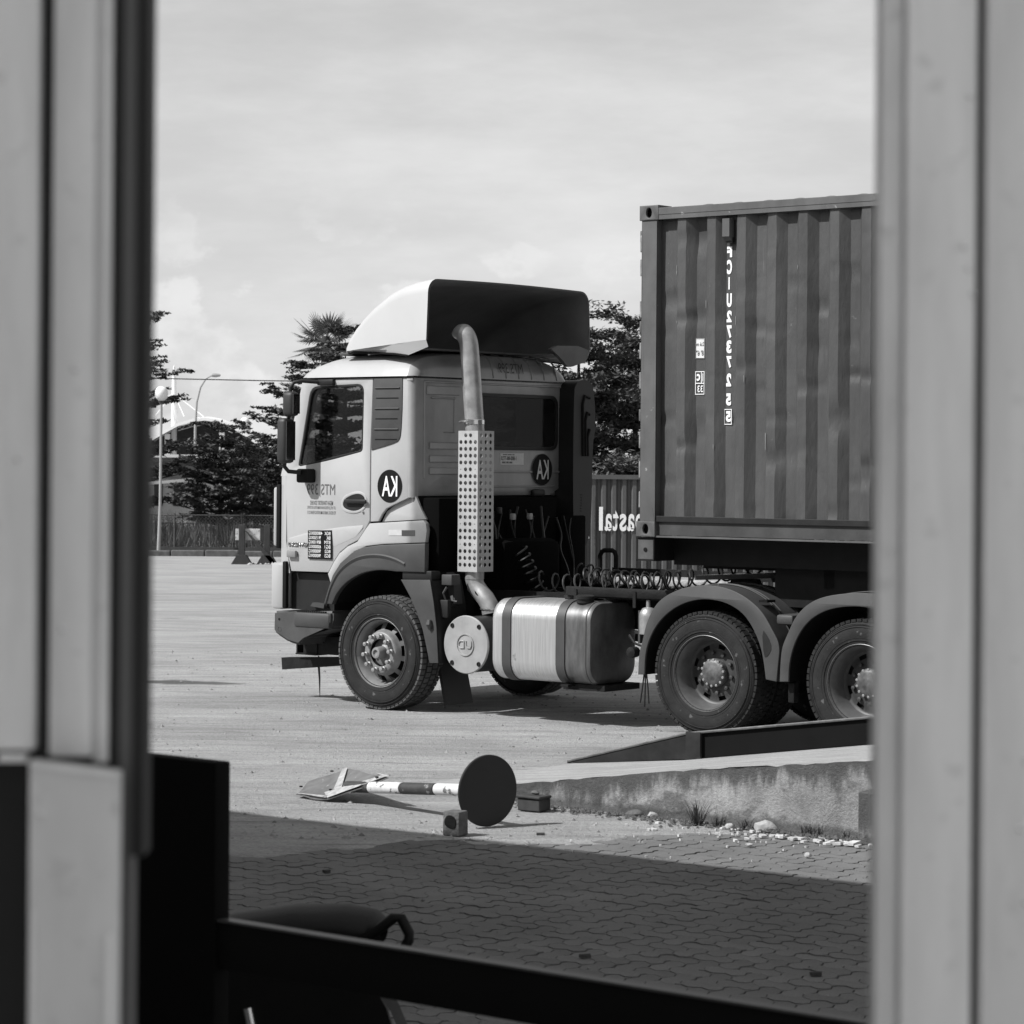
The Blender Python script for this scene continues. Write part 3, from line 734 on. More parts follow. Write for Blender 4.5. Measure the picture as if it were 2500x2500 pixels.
# ================================================================ THE TRUCK (yard coordinates: x to the rear, y away from the viewer, near side y = 0)
tr = thing('truck', 'white three-axle tractor truck with a tall roof fairing, parked facing left', 'truck', (-1.6, 1.2, 0), True)
CW = 2.34            # far side of the cab
XR = -3.25           # rear wall
# --- near door with window opening
door_o = [(-4.645, 3.005), (-3.752, 3.018), (-3.764, 2.69), (-3.780, 2.36), (-3.781, 1.713), (-3.836, 1.632), (-3.922, 1.532), (-4.042, 1.484), (-4.147, 1.417), (-4.217, 1.337), (-4.270, 1.258), (-4.297, 1.222), (-4.770, 1.22), (-4.826, 1.404), (-4.842, 1.955), (-4.838, 2.15)]
win_o = fillet([(-4.535, 2.945), (-3.862, 2.965), (-3.875, 2.345), (-4.33, 2.252), (-4.690, 2.200)], [.09, .085, .035, .2, .03])
def inset(poly, d):
    cx = sum(p[0] for p in poly)/len(poly); cy = sum(p[1] for p in poly)/len(poly); o = []
    for x, y in poly:
        l = math.hypot(x-cx, y-cy); o.append((x-(x-cx)/l*d, y-(y-cy)/l*d))
    return o
door = side_plate('door', WHITE, tr, door_o, .05, .035, [win_o], .007)
side_plate('window_seal', DARK, door, win_o, .056, .03, [inset(win_o, .024)], .004)
side_plate('window_glass', GLS, door, inset(win_o, .02), .074, .006)
# crease lines and recesses pressed in the door
mb = MB(); mb.strip([[(-4.80, .049, 1.53), (-4.5, .049, 1.60), (-4.1, .049, 1.65), (-3.86, .049, 1.67)], [(-4.80, .044, 1.515), (-4.5, .040, 1.575), (-4.1, .040, 1.62), (-3.86, .044, 1.645)], [(-4.80, .049, 1.42), (-4.5, .049, 1.44), (-4.2, .049, 1.47), (-3.95, .049, 1.56)]])
mb.obj('crease', WHITE, door, 60)
side_plate('handle_recess', DARK, door, smooth([(-4.13, 1.86), (-4.10, 1.80), (-3.96, 1.78), (-3.83, 1.83), (-3.82, 1.92), (-3.90, 1.97), (-4.0, 1.955), (-4.10, 1.915)], 2), .0475, .004)
side_plate('handle_cup', WHITE, door, smooth([(-4.14, 1.86), (-4.11, 1.79), (-3.96, 1.765), (-3.82, 1.82), (-3.805, 1.93), (-3.90, 1.985), (-4.0, 1.97), (-4.11, 1.93)], 2), .044, .012, [smooth([(-4.115, 1.86), (-4.09, 1.815), (-3.96, 1.79), (-3.845, 1.835), (-3.83, 1.92), (-3.90, 1.96), (-4.0, 1.945), (-4.09, 1.905)], 2)], .003)
MB().box(-4.075, -3.80, .012, .036, 1.865, 1.905, .012).obj('handle', DARK, door)
MB().lathe([(.012, .046), (.012, .038), (.001, .036)], (-3.86, 0, 1.79), 'y', 10).obj('lock', CHROME, door)
mb = MB(); writing(mb, 'MTS 399', -4.572, -4.213, 1.94, 2.04, at_y(.0475), bold=.0); mb.obj('lettering', TEXTD, door, 0)
mb = MB(); writing(mb, 'MEGAH TRANSPORT SDN BHD', -4.53, -4.24, 1.845, 1.885, at_y(.0475), bold=.004); writing(mb, 'LOT 169C JLN PERUSAHAAN KAMUNTING IND ESTATE', -4.565, -4.205, 1.80, 1.835, at_y(.0475), bold=.004); writing(mb, 'PO BOX 8, 34600 KAMUNTING PERAK D R', -4.565, -4.205, 1.755, 1.79, at_y(.0475), bold=.004); mb.obj('address_lettering', TEXTD, door, 0)
wp = side_plate('weight_plate', BLACK, door, [(-4.542, 1.343), (-4.238, 1.343), (-4.241, 1.614), (-4.545, 1.606)], .0365, .004)
mb = MB()
for i, (a, b) in enumerate((('BGK', '48000'), ('BK', '9150'), ('BTM', '8910'), ('BG1', '6000'), ('BG2', '9000'), ('BG3', '9000'))):
    z1 = 1.598-.0415*i; z0 = z1-.031; wd = {'BGK': .075, 'BK': .05, 'BTM': .075}.get(a, .07)
    writing(mb, a, -4.256-wd, -4.256, z0, z1, at_y(.0345), bold=.0); wn = .118 if len(b) == 5 else .098
    writing(mb, b, -4.475, -4.475+wn, z0, z1, at_y(.0345), bold=.0); writing(mb, 'KG', -4.53, -4.482, z0, z1, at_y(.0345), bold=.0)
mb.obj('weight_lettering', TEXTW, door, 0)
mb = MB(); writing(mb, 'GWE280', -4.803, -4.556, 1.452, 1.494, at_y(.040), bold=.03); bmesh.ops.solidify(mb.bm, geom=mb.bm.faces[:], thickness=-.006); mb.obj('model_badge', mat('badge metal', .30, .3, .7), door, 0)
MB().box(-4.80, -4.685, .012, .046, 1.35, 1.415, .010).obj('turn_lamp', mat('amber lamp lens', .22, .25, var=.15), door)
# --- quarter panel with louvre
q_o = [(-3.737, 3.020), (-3.315, 3.030), (-3.315, 1.925), (-3.40, 1.895), (-3.50, 1.858), (-3.58, 1.825), (-3.63, 1.775), (-3.675, 1.708), (-3.768, 1.702), (-3.768, 2.33)]
qp = side_plate('quarter_panel', WHITE, tr, q_o, .05, .035, (), .006)
side_plate('lower_scallop', WHITE, tr, [(-3.66, 1.702), (-3.60, 1.80), (-3.5, 1.86), (-3.26, 1.95), (-3.19, 1.83), (-3.125, 1.735), (-3.3, 1.725)], .086, .03, (), .004)
lv_o = [(-3.737, 3.012), (-3.385, 3.008), (-3.387, 2.738), (-3.397, 2.56)]+smooth([(-3.397, 2.56), (-3.412, 2.445), (-3.50, 2.415)], 2, False)+[(-3.60, 2.39), (-3.757, 2.356)]
lv = side_plate('louvre', GREYP, qp, lv_o, .042, .012, (), .003)
for i in range(6):
    zc = 2.925-.094*i; x0, x1 = -3.715-.002*i, -3.415-.004*i; t = .012*(i-1)*.5
    MB().prism([(.041, zc-.008), (.030, zc-.003), (.041, zc+.006)], x0, x1, 'yz').obj('slat', GREYP, lv, 0) if i % 2 == 0 else MB().box(x0+.012, x1-.012, .0395, .0415, zc-.005, zc+.004).obj('slot', BLACK, lv, 0)
def roundel(parent, mx, cx, cz, rx, rz, bk, d):
    s = MB().mesh(plate_mesh(ellipse(cx, cz, rx, rz, 40), (), .002), mx @ Matrix.Translation((0, 0, d+.001))).obj('roundel', bk, parent, 30)
    m = MB(); writing(m, 'KA', cx-rx*.62, cx+rx*.62, cz-rz*.62, cz+rz*.62, mx @ Matrix.Translation((0, 0, d+.0035)), bold=.012)
    return s, m
s, m = roundel(qp, at_y(.05), -3.533, 2.03, .150, .150, BLACK, .002); m.obj('roundel_lettering', TEXTW, qp, 0)
# --- corner pillar between side and rear wall
def arc_strip(mb, cx, cy, r, a0, a1, z0, z1, n=6):
    mb.strip([[(cx+r*math.cos(R_(a0+(a1-a0)*k/n)), cy+r*math.sin(R_(a0+(a1-a0)*k/n)), zz) for k in range(n+1)] for zz in (z0, z1)])
mb = MB(); arc_strip(mb, -3.315, .115, .065, -90, 0, 1.93, 3.03)
mb.obj('corner_pillar', WHITE, tr, 60)
MB().box(-3.335, -3.262, .046, .06, 2.985, 3.01, .004).obj('corner_clip', WHITE, tr)
# --- white skirt under the door line and grey wheel arch
sk = side_plate('skirt', WHITE, tr, [(-3.765, 1.687), (-3.113, 1.728), (-3.08, 1.70), (-3.068, 1.639), (-3.084, 1.528), (-3.592, 1.502), (-3.80, 1.478), (-3.95, 1.425), (-4.09, 1.33), (-4.185, 1.225), (-4.235, 1.10), (-4.282, 1.21), (-4.255, 1.25), (-4.205, 1.325), (-4.138, 1.403), (-4.036, 1.470), (-3.915, 1.517), (-3.828, 1.618)], .03, .05, (), .008)
for nme, x0, x1, m_ in (('reflector_label', -3.526, -3.367, STICKD), ('reflector', -3.364, -3.208, GREYP)):
    side_plate(nme, m_, sk, [(x0, 1.582), (x1, 1.586), (x1, 1.637), (x0, 1.633)], .027, .003)
arch_o = [(-3.06, 1.522), (-3.592, 1.496), (-3.816, 1.468), (-3.96, 1.412), (-4.10, 1.315), (-4.195, 1.20), (-4.25, 1.071), (-4.305, .933), (-4.20, .931)]
arch_i = smooth([(-4.20, .931), (-4.145, 1.036), (-4.021, 1.146), (-3.848, 1.228), (-3.675, 1.263), (-3.538, 1.267), (-3.419, 1.259)], 2, False)+[(-3.066, 1.262)]
wa = side_plate('wheel_arch', GREYP, tr, arch_o[:-1]+arch_i, .0, .06, (), .01)
lip = smooth([(-4.27, .935), (-4.215, 1.09), (-4.11, 1.245), (-3.96, 1.345), (-3.80, 1.395), (-3.6, 1.405), (-3.42, 1.375), (-3.30, 1.33)], 2, False)
mb = MB(); mb.strip([[(x, .0, z+.012) for x, z in lip], [(x, -.012, z) for x, z in lip], [(x, .0, z-.028) for x, z in lip]]); mb.obj('arch_ridge', GREYP, wa, 60)
mb = MB(); rim_ = arch_i+[(-3.05, 1.10)]
mb.strip([[(x, y, z+.012) for x, z in rim_] for y in (.03, .55)]); mb.strip([[(-4.25, .55, .6), (-4.25, .55, 1.4)], [(-2.95, .55, .6), (-2.95, .55, 1.4)]])
mb.obj('arch_liner', BLACK, wa, 60)
MB().box(-3.35, -3.0, .02, .5, 1.19, 1.275, .01).obj('arch_shelf', DARK, wa)
mud = side_plate('mud_guard', GREYP, tr, [(-3.35, 1.188), (-3.0, 1.197), (-2.955, 1.0), (-2.92, .78), (-2.895, .456), (-3.0, .452), (-3.04, .60), (-3.085, .75), (-3.155, .90), (-3.235, 1.035)], .0, .03, (), .006)
mb = MB(); mb.strip([[(-2.985, y, 1.19), (-2.94, y, 1.0), (-2.905, y, .78), (-2.88, y, .456)] for y in (.004, .42)]); mb.obj('guard_back', DARK, mud, 60)
MB().tube([(-2.99, -.015, .84), (-2.99, -.02, .80), (-2.985, -.01, .75)], [.02, .03, .012], 8).obj('drain_bulb', GREYP, mud)
MB().box(-3.12, -3.09, .25, .62, .05, .46, mx=Matrix.Translation((-3.1, 0, .4)) @ Matrix.Rotation(R_(-14), 4, 'Y') @ Matrix.Translation((3.1, 0, -.4))).obj('mud_flap', DARK, tr)
# --- cab front: corner, deflector, windscreen, bumper
def xf(z): return -4.96 if z <= 2.11 else -4.96+(z-2.11)*(.285/.905)
mb = MB(); rows = []
for z in (1.20, 1.5, 1.8, 2.0, 2.11):
    x = xf(z); rows.append([(-4.842 if z > 1.4 else -4.79, .056, z), (x+.05, .06, z), (x, .11, z), (x-.06, .4, z), (x-.09, CW/2, z), (x-.06, CW-.4, z), (x, CW-.11, z), (x+.05, CW-.06, z), (-4.842, CW-.056, z)])
mb.strip(rows); mb.obj('front_panel', WHITE, tr, 50)
for y0, y1, s in ((.056, .14, 1), (CW-.056, CW-.14, -1)):
    mb = MB(); mb.strip([[(-4.838+(z-2.11)*.213, y0, z), (xf(z)+.03, y0+.01*s, z), (xf(z), y0+.05*s, z), (xf(z)-.02, y1, z)] for z in (2.11, 2.4, 2.7, 3.0)]); mb.obj('windscreen_pillar', WHITE, tr, 50)
mb = MB(); mb.strip([[(xf(z)-.02, .14, z), (xf(z)-.07, .5, z), (xf(z)-.09, CW/2, z), (xf(z)-.07, CW-.5, z), (xf(z)-.02, CW-.14, z)] for z in (2.115, 2.4, 2.7, 2.99)])
mb.obj('windscreen', GLS, tr, 60)
MB().box(-5.012, -4.965, .05, .36, 1.45, 2.005, .02).obj('wind_deflector', WHITE, tr)
MB().box(-4.968, -4.92, .045, .3, 1.43, 2.03, .008).obj('deflector_gap', BLACK, tr)
hd = MB().box(-5.02, -4.855, .03, .42, .86, 1.295, .03).obj('headlamp_corner', WHITE, tr)
MB().box(-4.865, -4.815, .026, .07, .87, 1.31, .012).obj('corner_gap', BLACK, hd)
MB().box(-4.83, -4.28, .12, .5, .86, 1.205).obj('step_well', DARK, tr)
mb = MB(); mb.prism([(-4.53, .90), (-4.36, .885), (-4.35, .925), (-4.50, .935)], .06, .3); mb.obj('step_tread', GREYP, tr)
bp = MB(); bp.prism([(-4.97, .84), (-4.975, .65), (-4.93, .62), (-4.78, .555), (-4.63, .53), (-4.60, .62), (-4.25, .70), (-4.215, .76), (-4.21, .868), (-4.76, .84)], .02, CW-.02)
bmesh.ops.bevel(bp.bm, geom=bp.bm.edges[:], offset=.022, segments=2, affect='EDGES'); bp = bp.obj('bumper', GREYP2, tr, 40)
MB().box(-4.70, -4.24, .004, .10, .70, .845, .03).obj('bumper_step', GREYP, bp)
mb = MB()
for i in range(14): mb.box(-4.67+.027*i, -4.655+.027*i, .02, .10, .846, .858)
mb.obj('step_grip', DARK, bp, 0)
mb = MB(); mb.lathe([(.022, .018), (.018, .035), (.001, .036)], (-4.885, 0, .67), 'y', 12); mb.lathe([(.012, .017), (.001, .019)], (-4.89, 0, .765), 'y', 10); mb.obj('tow_hole', BLACK, bp)
mb = MB(); mb.box(-4.73, -4.715, .35, .5, .42, .62); mb.box(-4.985, -4.97, .35, .5, .42, .62); mb.box(-4.985, -4.715, .34, .5, .415, .43); mb.box(-4.9, -4.3, .36, .8, .43, .6); mb.obj('bumper_bracket', CHAS, tr)
MB().prism([(-5.21, .37), (-5.20, .255), (-4.45, .33), (-4.45, .41)], .38, .50).obj('tow_bar', CHAS, tr)
MB().tube([(-4.74, .4, .41), (-4.735, .4, .30), (-4.725, .4, .2), (-4.72, .4, .02)], [.006, .011, .009, .003], 6).obj('dangling_cable', DARK, tr)
# --- roof
def secrow(x, zt, y0=.03, y1=CW-.03, zb=3.028, p=4.2, n=26):
    r = []
    for k in range(n+1):
        v = -1+2*k/n; v = math.copysign(abs(v)**.55, v) if abs(v) < 1 else v
        r.append((x, (y0+y1)/2+v*(y1-y0)/2, zb+(zt-zb)*max(0, 1-abs(v)**p)**(1/2.2)))
    return r
mb = MB(); prof_r = [(-4.668, 3.03, .12), (-4.655, 3.08, .07), (-4.625, 3.125, .045), (-4.58, 3.165, .04), (-4.52, 3.20, .035), (-4.43, 3.232, .03), (-4.3, 3.255, .03), (-4.1, 3.268, .03), (-3.7, 3.270, .03), (-3.40, 3.262, .03), (-3.33, 3.245, .04), (-3.275, 3.19, .06), (-3.245, 3.10, .09), (-3.243, 3.028, .10)]
mb.strip([secrow(x, zt, y0, CW-y0) for x, zt, y0 in prof_r[:11]]); roof = mb.obj('roof', WHITE, tr, 60)
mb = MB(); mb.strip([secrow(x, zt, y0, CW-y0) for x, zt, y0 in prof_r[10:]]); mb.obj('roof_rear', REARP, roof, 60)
MB().box(-4.62, -3.25, .04, CW-.04, 3.012, 3.03).obj('roof_seam', BLACK, roof)
for k in range(7):
    y = .95+.19*k
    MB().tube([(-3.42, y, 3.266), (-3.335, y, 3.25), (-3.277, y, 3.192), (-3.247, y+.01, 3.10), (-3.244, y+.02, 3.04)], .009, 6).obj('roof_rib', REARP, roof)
mb = MB(); writing(mb, 'MTS 399', 1.235, 1.59, 3.088, 3.185, Matrix.Translation((-3.243, 0, 0)) @ Matrix.Translation((0, 0, 3.088)) @ Matrix.Rotation(R_(-15), 4, 'Y') @ Matrix.Translation((.012, 0, -3.088)) @ MX_REAR, bold=.0); mb.obj('roof_lettering', TEXTK, roof, 0)
mb = MB(); mb.box(-4.40, -4.24, .30, .52, 3.24, 3.268, .008); mb.box(-4.335, -4.25, .34, .46, 3.268, 3.32, .018); mb.obj('marker_lamp', GREYP, roof)
# --- rear wall with window
rw_win = rrect(.86, 2.13, 2.372, 2.895, .09)
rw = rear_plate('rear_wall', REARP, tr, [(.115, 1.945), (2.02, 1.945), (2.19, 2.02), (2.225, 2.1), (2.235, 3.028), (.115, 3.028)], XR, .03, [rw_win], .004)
MB().mesh(plate_mesh(rw_win, [rrect(.89, 2.10, 2.402, 2.865, .075)], .02, .004), at_x(XR+.002)).obj('window_seal', DARK, rw)
MB().mesh(plate_mesh(rrect(.885, 2.105, 2.398, 2.87, .078), (), .006), at_x(XR-.012)).obj('window_glass', GLD, rw)
for y0, y1, z0, z1, d in ((.22, .68, 2.865, 2.945, .010), (.28, .62, 2.83, 2.845, .014), (.46, .62, 2.52, 2.53, .006), (.26, .66, 2.37, 2.43, .016), (.26, .66, 2.25, 2.31, .016), (.26, .66, 2.14, 2.20, .014), (.70, 2.2, 2.155, 2.175, .012), (.80, 2.1, 2.02, 2.035, .010), (.18, .20, 2.1, 2.98, .008), (.60, .615, 2.53, 2.85, .006), (.18, 2.22, 2.972, 2.99, .010)):
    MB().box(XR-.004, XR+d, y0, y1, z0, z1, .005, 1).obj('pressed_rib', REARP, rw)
st_ = rear_plate('phone_sticker', STICKD, rw, [(1.275, 2.232), (1.62, 2.232), (1.62, 2.341), (1.275, 2.339)], XR+.003, .003)
mb = MB(); writing(mb, '1-800-88-7723', 1.285, 1.51, 2.274, 2.312, at_x(XR+.0045), bold=.014); mb.obj('sticker_lettering', TEXTK, rw, 0)
mb = MB()
for k, (a, b, z0, z1) in enumerate(((1.31, 1.37, 2.322, 2.331), (1.38, 1.44, 2.322, 2.331), (1.45, 1.48, 2.322, 2.331), (1.30, 1.35, 2.245, 2.262), (1.362, 1.395, 2.245, 2.262), (1.407, 1.45, 2.245, 2.262))): mb.box(XR+.0032, XR+.0045, a, b, z0, z1)
mb.obj('fine_print', TEXTD, rw, 0)
s, m = roundel(rw, at_x(XR+.011), 1.891, 2.188, .148, .150, BLACK, .002); m.obj('roundel_lettering', STICKD, rw, 0)
MB().box(XR, XR+.05, 1.72, 1.90, 1.93, 2.0, .02).obj('latch_box', DARK, rw)
# --- far side, floor and inside of the cab
fs = side_plate('far_side', WHITE, tr, [(-4.645, 3.005), (-3.26, 3.02), (-3.26, 1.5), (-4.77, 1.22), (-4.838, 2.15)], CW-.085, .035, [win_o])
side_plate('far_window_glass', GLF, fs, inset(win_o, .004), CW-.07, .006)
cab_in = mat('cab inside trim', .15, .8)
MB().box(-4.80, -3.28, .10, CW-.1, 1.50, 1.94).obj('cab_floor', BLACK, tr)
MB().box(-4.92, -4.60, .16, CW-.16, 1.95, 2.16, .04).obj('dashboard', cab_in, tr)
seat = MB(); seat.box(-3.95, -3.82, .38, .86, 2.1, 2.62, .05); seat.box(-4.3, -3.82, .38, .86, 1.96, 2.12, .05); seat.box(-3.93, -3.84, .52, .72, 2.63, 2.82, .03); seat = seat.obj('driver_seat', cab_in, tr)
sw = MB(); sw.tube([(.20*math.cos(2*PI*k/24), .20*math.sin(2*PI*k/24), 0) for k in range(25)], .016, 8); sw.tube([(-.19, 0, 0), (.19, 0, 0)], .014, 6); sw.tube([(0, 0, 0), (0, 0, -.3)], .03, 8)
bmesh.ops.transform(sw.bm, matrix=Matrix.Translation((-4.36, .62, 2.33)) @ Matrix.Rotation(R_(-38), 4, 'Y'), verts=sw.bm.verts); sw.obj('steering_wheel', DARK, tr, 60)
MB().box(-4.20, -4.02, 1.25, 1.6, 2.0, 2.27, .05).obj('passenger_seat', mat('pale seat cover', .35, .8), tr)
# --- mirrors
MIRP = mat('mirror shell', .022, .55, var=.2); MIRF = mat('mirror glass', .22, .12, 1.0, var=.05)
mir = MB(); mir.box(-4.635, -4.50, -.24, -.12, 2.665, 2.895, .04, 3); mir = mir.obj('upper_mirror', MIRP, tr, 50)
MB().box(-4.499, -4.494, -.225, -.135, 2.69, 2.87).obj('mirror_face', MIRF, mir)
mi2 = MB(); mi2.box(-4.695, -4.575, -.25, -.10, 2.23, 2.65, .04, 3); mi2 = mi2.obj('lower_mirror', MIRP, tr, 50)
MB().box(-4.574, -4.569, -.235, -.115, 2.26, 2.62).obj('mirror_face', MIRF, mi2)
mb = MB(); mb.tube([(-4.40, .02, 2.985), (-4.50, -.10, 2.995), (-4.55, -.16, 2.98), (-4.575, -.18, 2.93), (-4.575, -.18, 2.85)], .018, 8); mb.tube([(-4.575, -.18, 2.68), (-4.62, -.18, 2.62)], .016, 8)
mb.tube([(-4.64, -.18, 2.26), (-4.655, -.17, 2.20), (-4.63, -.14, 2.155), (-4.55, -.06, 2.145)], .02, 8); mb.obj('mirror_arm', DARK, tr, 60)
MB().box(-4.615, -4.455, -.06, .05, 2.05, 2.18, .02).obj('mirror_foot', BLACK, tr)
MB().box(-4.42, -4.22, .01, .06, 2.955, 3.01, .01).obj('mirror_top_bracket', DARK, tr)
# --- roof fairing: shell open at the back
fr_sil = [(-4.335, 3.29, .34), (-4.29, 3.345, .27), (-4.21, 3.42, .21), (-4.10, 3.50, .16), (-3.97, 3.595, .13), (-3.84, 3.675, .10), (-3.72, 3.735, .08), (-3.58, 3.80, .05), (-3.42, 3.848, .02), (-3.26, 3.88, .0), (-3.12, 3.895, -.02), (-3.04, 3.90, -.03)]
def f_row(x, zt, y0, d=0.):
    zb = 3.285 if x < -3.35 else 3.285-.012; t = (x+4.335)/1.295
    zb = 3.27+.075*t; y1 = CW-y0; rr = min(.10+.03*t, (zt-zb)*.75)
    p = [(y0+d, zb)]
    for k in range(7):
        a = PI-PI/2*k/6; p.append((y0+d+.02*t+rr+rr*math.cos(a), zt-d-rr+rr*math.sin(a)))
    for k in range(1, 8): p.append((p[7][0]+(CW-2*p[7][0])*k/8, zt-d+.012*math.sin(PI*k/8)))
    for k in range(7):
        a = PI/2-PI/2*k/6; p.append((y1-d-.02*t-rr+rr*math.cos(a), zt-d-rr+rr*math.sin(a)))
    p.append((y1-d, zb)); return [(x, y, z) for y, z in p]
mb = MB(); mb.strip([f_row(*r) for r in fr_sil]); fair = mb.obj('roof_fairing', ROOFP, tr, 50)
mb = MB(); mb.strip([f_row(x+.02, zt-.02, y0+.012, .012) for x, zt, y0 in fr_sil[:-1]]+[f_row(-3.043, 3.90, -.03, .016)])
mb.strip([[(x, y, 3.272) for y in (.08, CW-.08)] for x in (-4.2, -3.06)]); mb.obj('fairing_inside', FAIRIN, fair, 50)
mb = MB(); ra = f_row(*fr_sil[-1]); rb = f_row(-3.04, 3.90, -.03, .018); mb.strip([ra, [(x+.006, y, z) for x, y, z in rb]]); mb.obj('fairing_rim', GREYP, fair, 30)
for s in (0, 1):
    Y = lambda y: y if s == 0 else CW-y
    mb = MB(); mb.strip([[(-4.335, Y(.34), 3.285), (-4.1, Y(.165), 3.285), (-3.8, Y(.115), 3.30), (-3.5, Y(.035), 3.318), (-3.2, Y(-.01), 3.338), (-3.04, Y(-.03), 3.346)],
                        [(-4.335, Y(.35), 3.262), (-4.1, Y(.18), 3.262), (-3.8, Y(.14), 3.25), (-3.5, Y(.07), 3.235), (-3.32, Y(.04), 3.215), (-3.04, Y(.0), 3.285)]]); mb.obj('fairing_skirt', ROOFP, fair, 30)
    MB().tube([(-4.335, Y(.36), 3.262), (-4.1, Y(.17), 3.262), (-3.8, Y(.13), 3.249), (-3.5, Y(.06), 3.233), (-3.32, Y(.035), 3.212)], .009, 6).obj('fairing_seal', BLACK, fair)
mb = MB(); mb.strip([[(x, .10-.0, z) for x, z in ((-4.12, 3.40), (-3.95, 3.46), (-3.75, 3.50))], [(x, .085, z) for x, z in ((-4.10, 3.395), (-3.95, 3.45), (-3.75, 3.49))]]); mb.bm.free()
MB().prism(smooth([(CW-.62, 3.36), (CW-.40, 3.24), (CW-.32, 3.17), (CW-.25, 3.17), (CW-.16, 3.195), (CW+.0, 3.23), (CW+.0, 3.38)], 1), -3.09, -3.046, 'yz').obj('fairing_foot', FAIRIN, fair)
for y in (): MB().tube([(-3.3, y, 3.28), (-3.55, y, 3.78)], .018, 8).obj('fairing_strut', FAIRIN, fair)
# --- exhaust: stack, perforated shield, bend, muffler
sp_ = smooth([(-3.005, .34, 3.392), (-2.975, .342, 3.418), (-2.935, .345, 3.428), (-2.90, .35, 3.405), (-2.872, .36, 3.34), (-2.858, .36, 3.24), (-2.835, .36, 3.02), (-2.80, .36, 2.66)], 2, False)
mb = MB(); mb.tube(sp_, [.050+.036*min(1, max(0, i-2)/9) for i in range(len(sp_))], 24, False)
mb.tube([(-2.80, .36, 2.66), (-2.785, .36, 2.5), (-2.78, .36, 1.2)], .086, 24); stack = mb.obj('exhaust_stack', PIPE, tr, 60); pm = MB().lathe([(.001, 0), (.049, 0)], (0, 0, 0), 'z', 16); bmesh.ops.transform(pm.bm, matrix=Matrix.Translation((-2.995, .34, 3.398)) @ Vector((-.75, 0, -.65)).to_track_quat('Z', 'Y').to_matrix().to_4x4(), verts=pm.bm.verts); pm.obj('pipe_mouth', BLACK, stack)
MB().lathe([(.088, -.025), (.093, -.02), (.093, .02), (.088, .025)], (-2.797, .36, 2.615), 'z', 24).obj('clamp', CHROME, stack)
MB().tube([(-2.90, .28, 2.615), (-2.85, .26, 2.62), (-2.80, .255, 2.62)], .012, 8).obj('clamp_bolt', CHROME, stack)
xs0, xs1, ys0, ys1, zs0, zs1 = -2.89, -2.66, .25, .475, 1.27, 2.535
holes = [ellipse(xs0+.030+.0565*i, zs0+.062+.0612*j, .0185, None, 10) for i in range(4) for j in range(20) if not (j in (6, 14, 19) and i in (0, 3)) and not (j == 3 and i in (0, 3))]
small = [ellipse(xs0+.030+.0565*i, zs0+.062+.0612*j, .006, None, 6) for i in (0, 3) for j in (3, 6, 14)]
sh = side_plate('heat_shield', STEEL, tr, [(xs0, zs0), (xs1, zs0), (xs1, zs1), (xs0, zs1)], ys0, .003, holes+small)
hr = [ellipse(ys0+.045+.066*i, zs0+.062+.0612*j, .0185, None, 10) for i in range(3) for j in range(20)]
rear_plate('shield_side', STEEL, sh, [(ys0+.003, zs0), (ys1, zs0), (ys1, zs1), (ys0+.003, zs1)], xs1, .003, hr)
MB().box(xs0, xs0+.003, ys0+.004, ys1, zs0, zs1).obj('shield_front', STEEL, sh)
mb = MB(); mb.tube([(-2.785, .36, 1.27), (-2.785, .36, 1.20), (-2.765, .36, 1.14), (-2.71, .365, 1.08), (-2.655, .37, 1.03), (-2.615, .375, .97), (-2.60, .38, .90)], .082, 18, False); bend = mb.obj('exhaust_bend', PIPE, tr, 60)
MB().lathe([(.085, 0), (.089, .004), (.089, .012), (.085, .016)], (-2.61, .375, .93), 'z', 18).obj('bend_clamp', CHROME, bend)
MB().tube([(-2.73, .30, 1.125), (-2.70, .285, 1.08), (-2.66, .30, 1.04)], .008, 6).obj('weld_seam', CHAS, bend)
mf = MB(); mf.lathe([(.245, .07), (.25, .09), (.25, .95), (.2, .97)], (-2.614, 0, .633), 'y', 36, True, True); mf = mf.obj('muffler', DARK, tr, 40)
lid = MB().lathe([(.245, .075), (.258, .068), (.260, .055), (.252, .046), (.001, .040)], (-2.614, 0, .633), 'y', 44).obj('muffler_lid', LIDM, mf, 30)
for dx, dz in ((-.155, .165), (.155, .165), (-.155, -.165), (.155, -.165)):
    MB().lathe([(.022, .046), (.020, .037), (.012, .036), (.010, .041), (.001, .041)], (-2.614+dx, 0, .633+dz), 'y', 12).obj('lid_bolt', CHAS, lid)
mb = MB(); mb.lathe([(.102, .043), (.100, .033), (.090, .033), (.088, .043)], (-2.614, 0, .633), 'y', 36)
for p in ([(.075, .035), (.075, -.005), (.06, -.028), (.03, -.028), (.012, -.012), (.012, .035)], [(-.012, .032), (-.012, -.030), (-.055, -.030), (-.075, -.012), (-.075, .014), (-.055, .032), (-.012, .032)]):
    mb.tube([(-2.614+a, .037, .633+b) for a, b in p], .0065, 6)
mb.obj('emblem', LIDM, lid, 40)
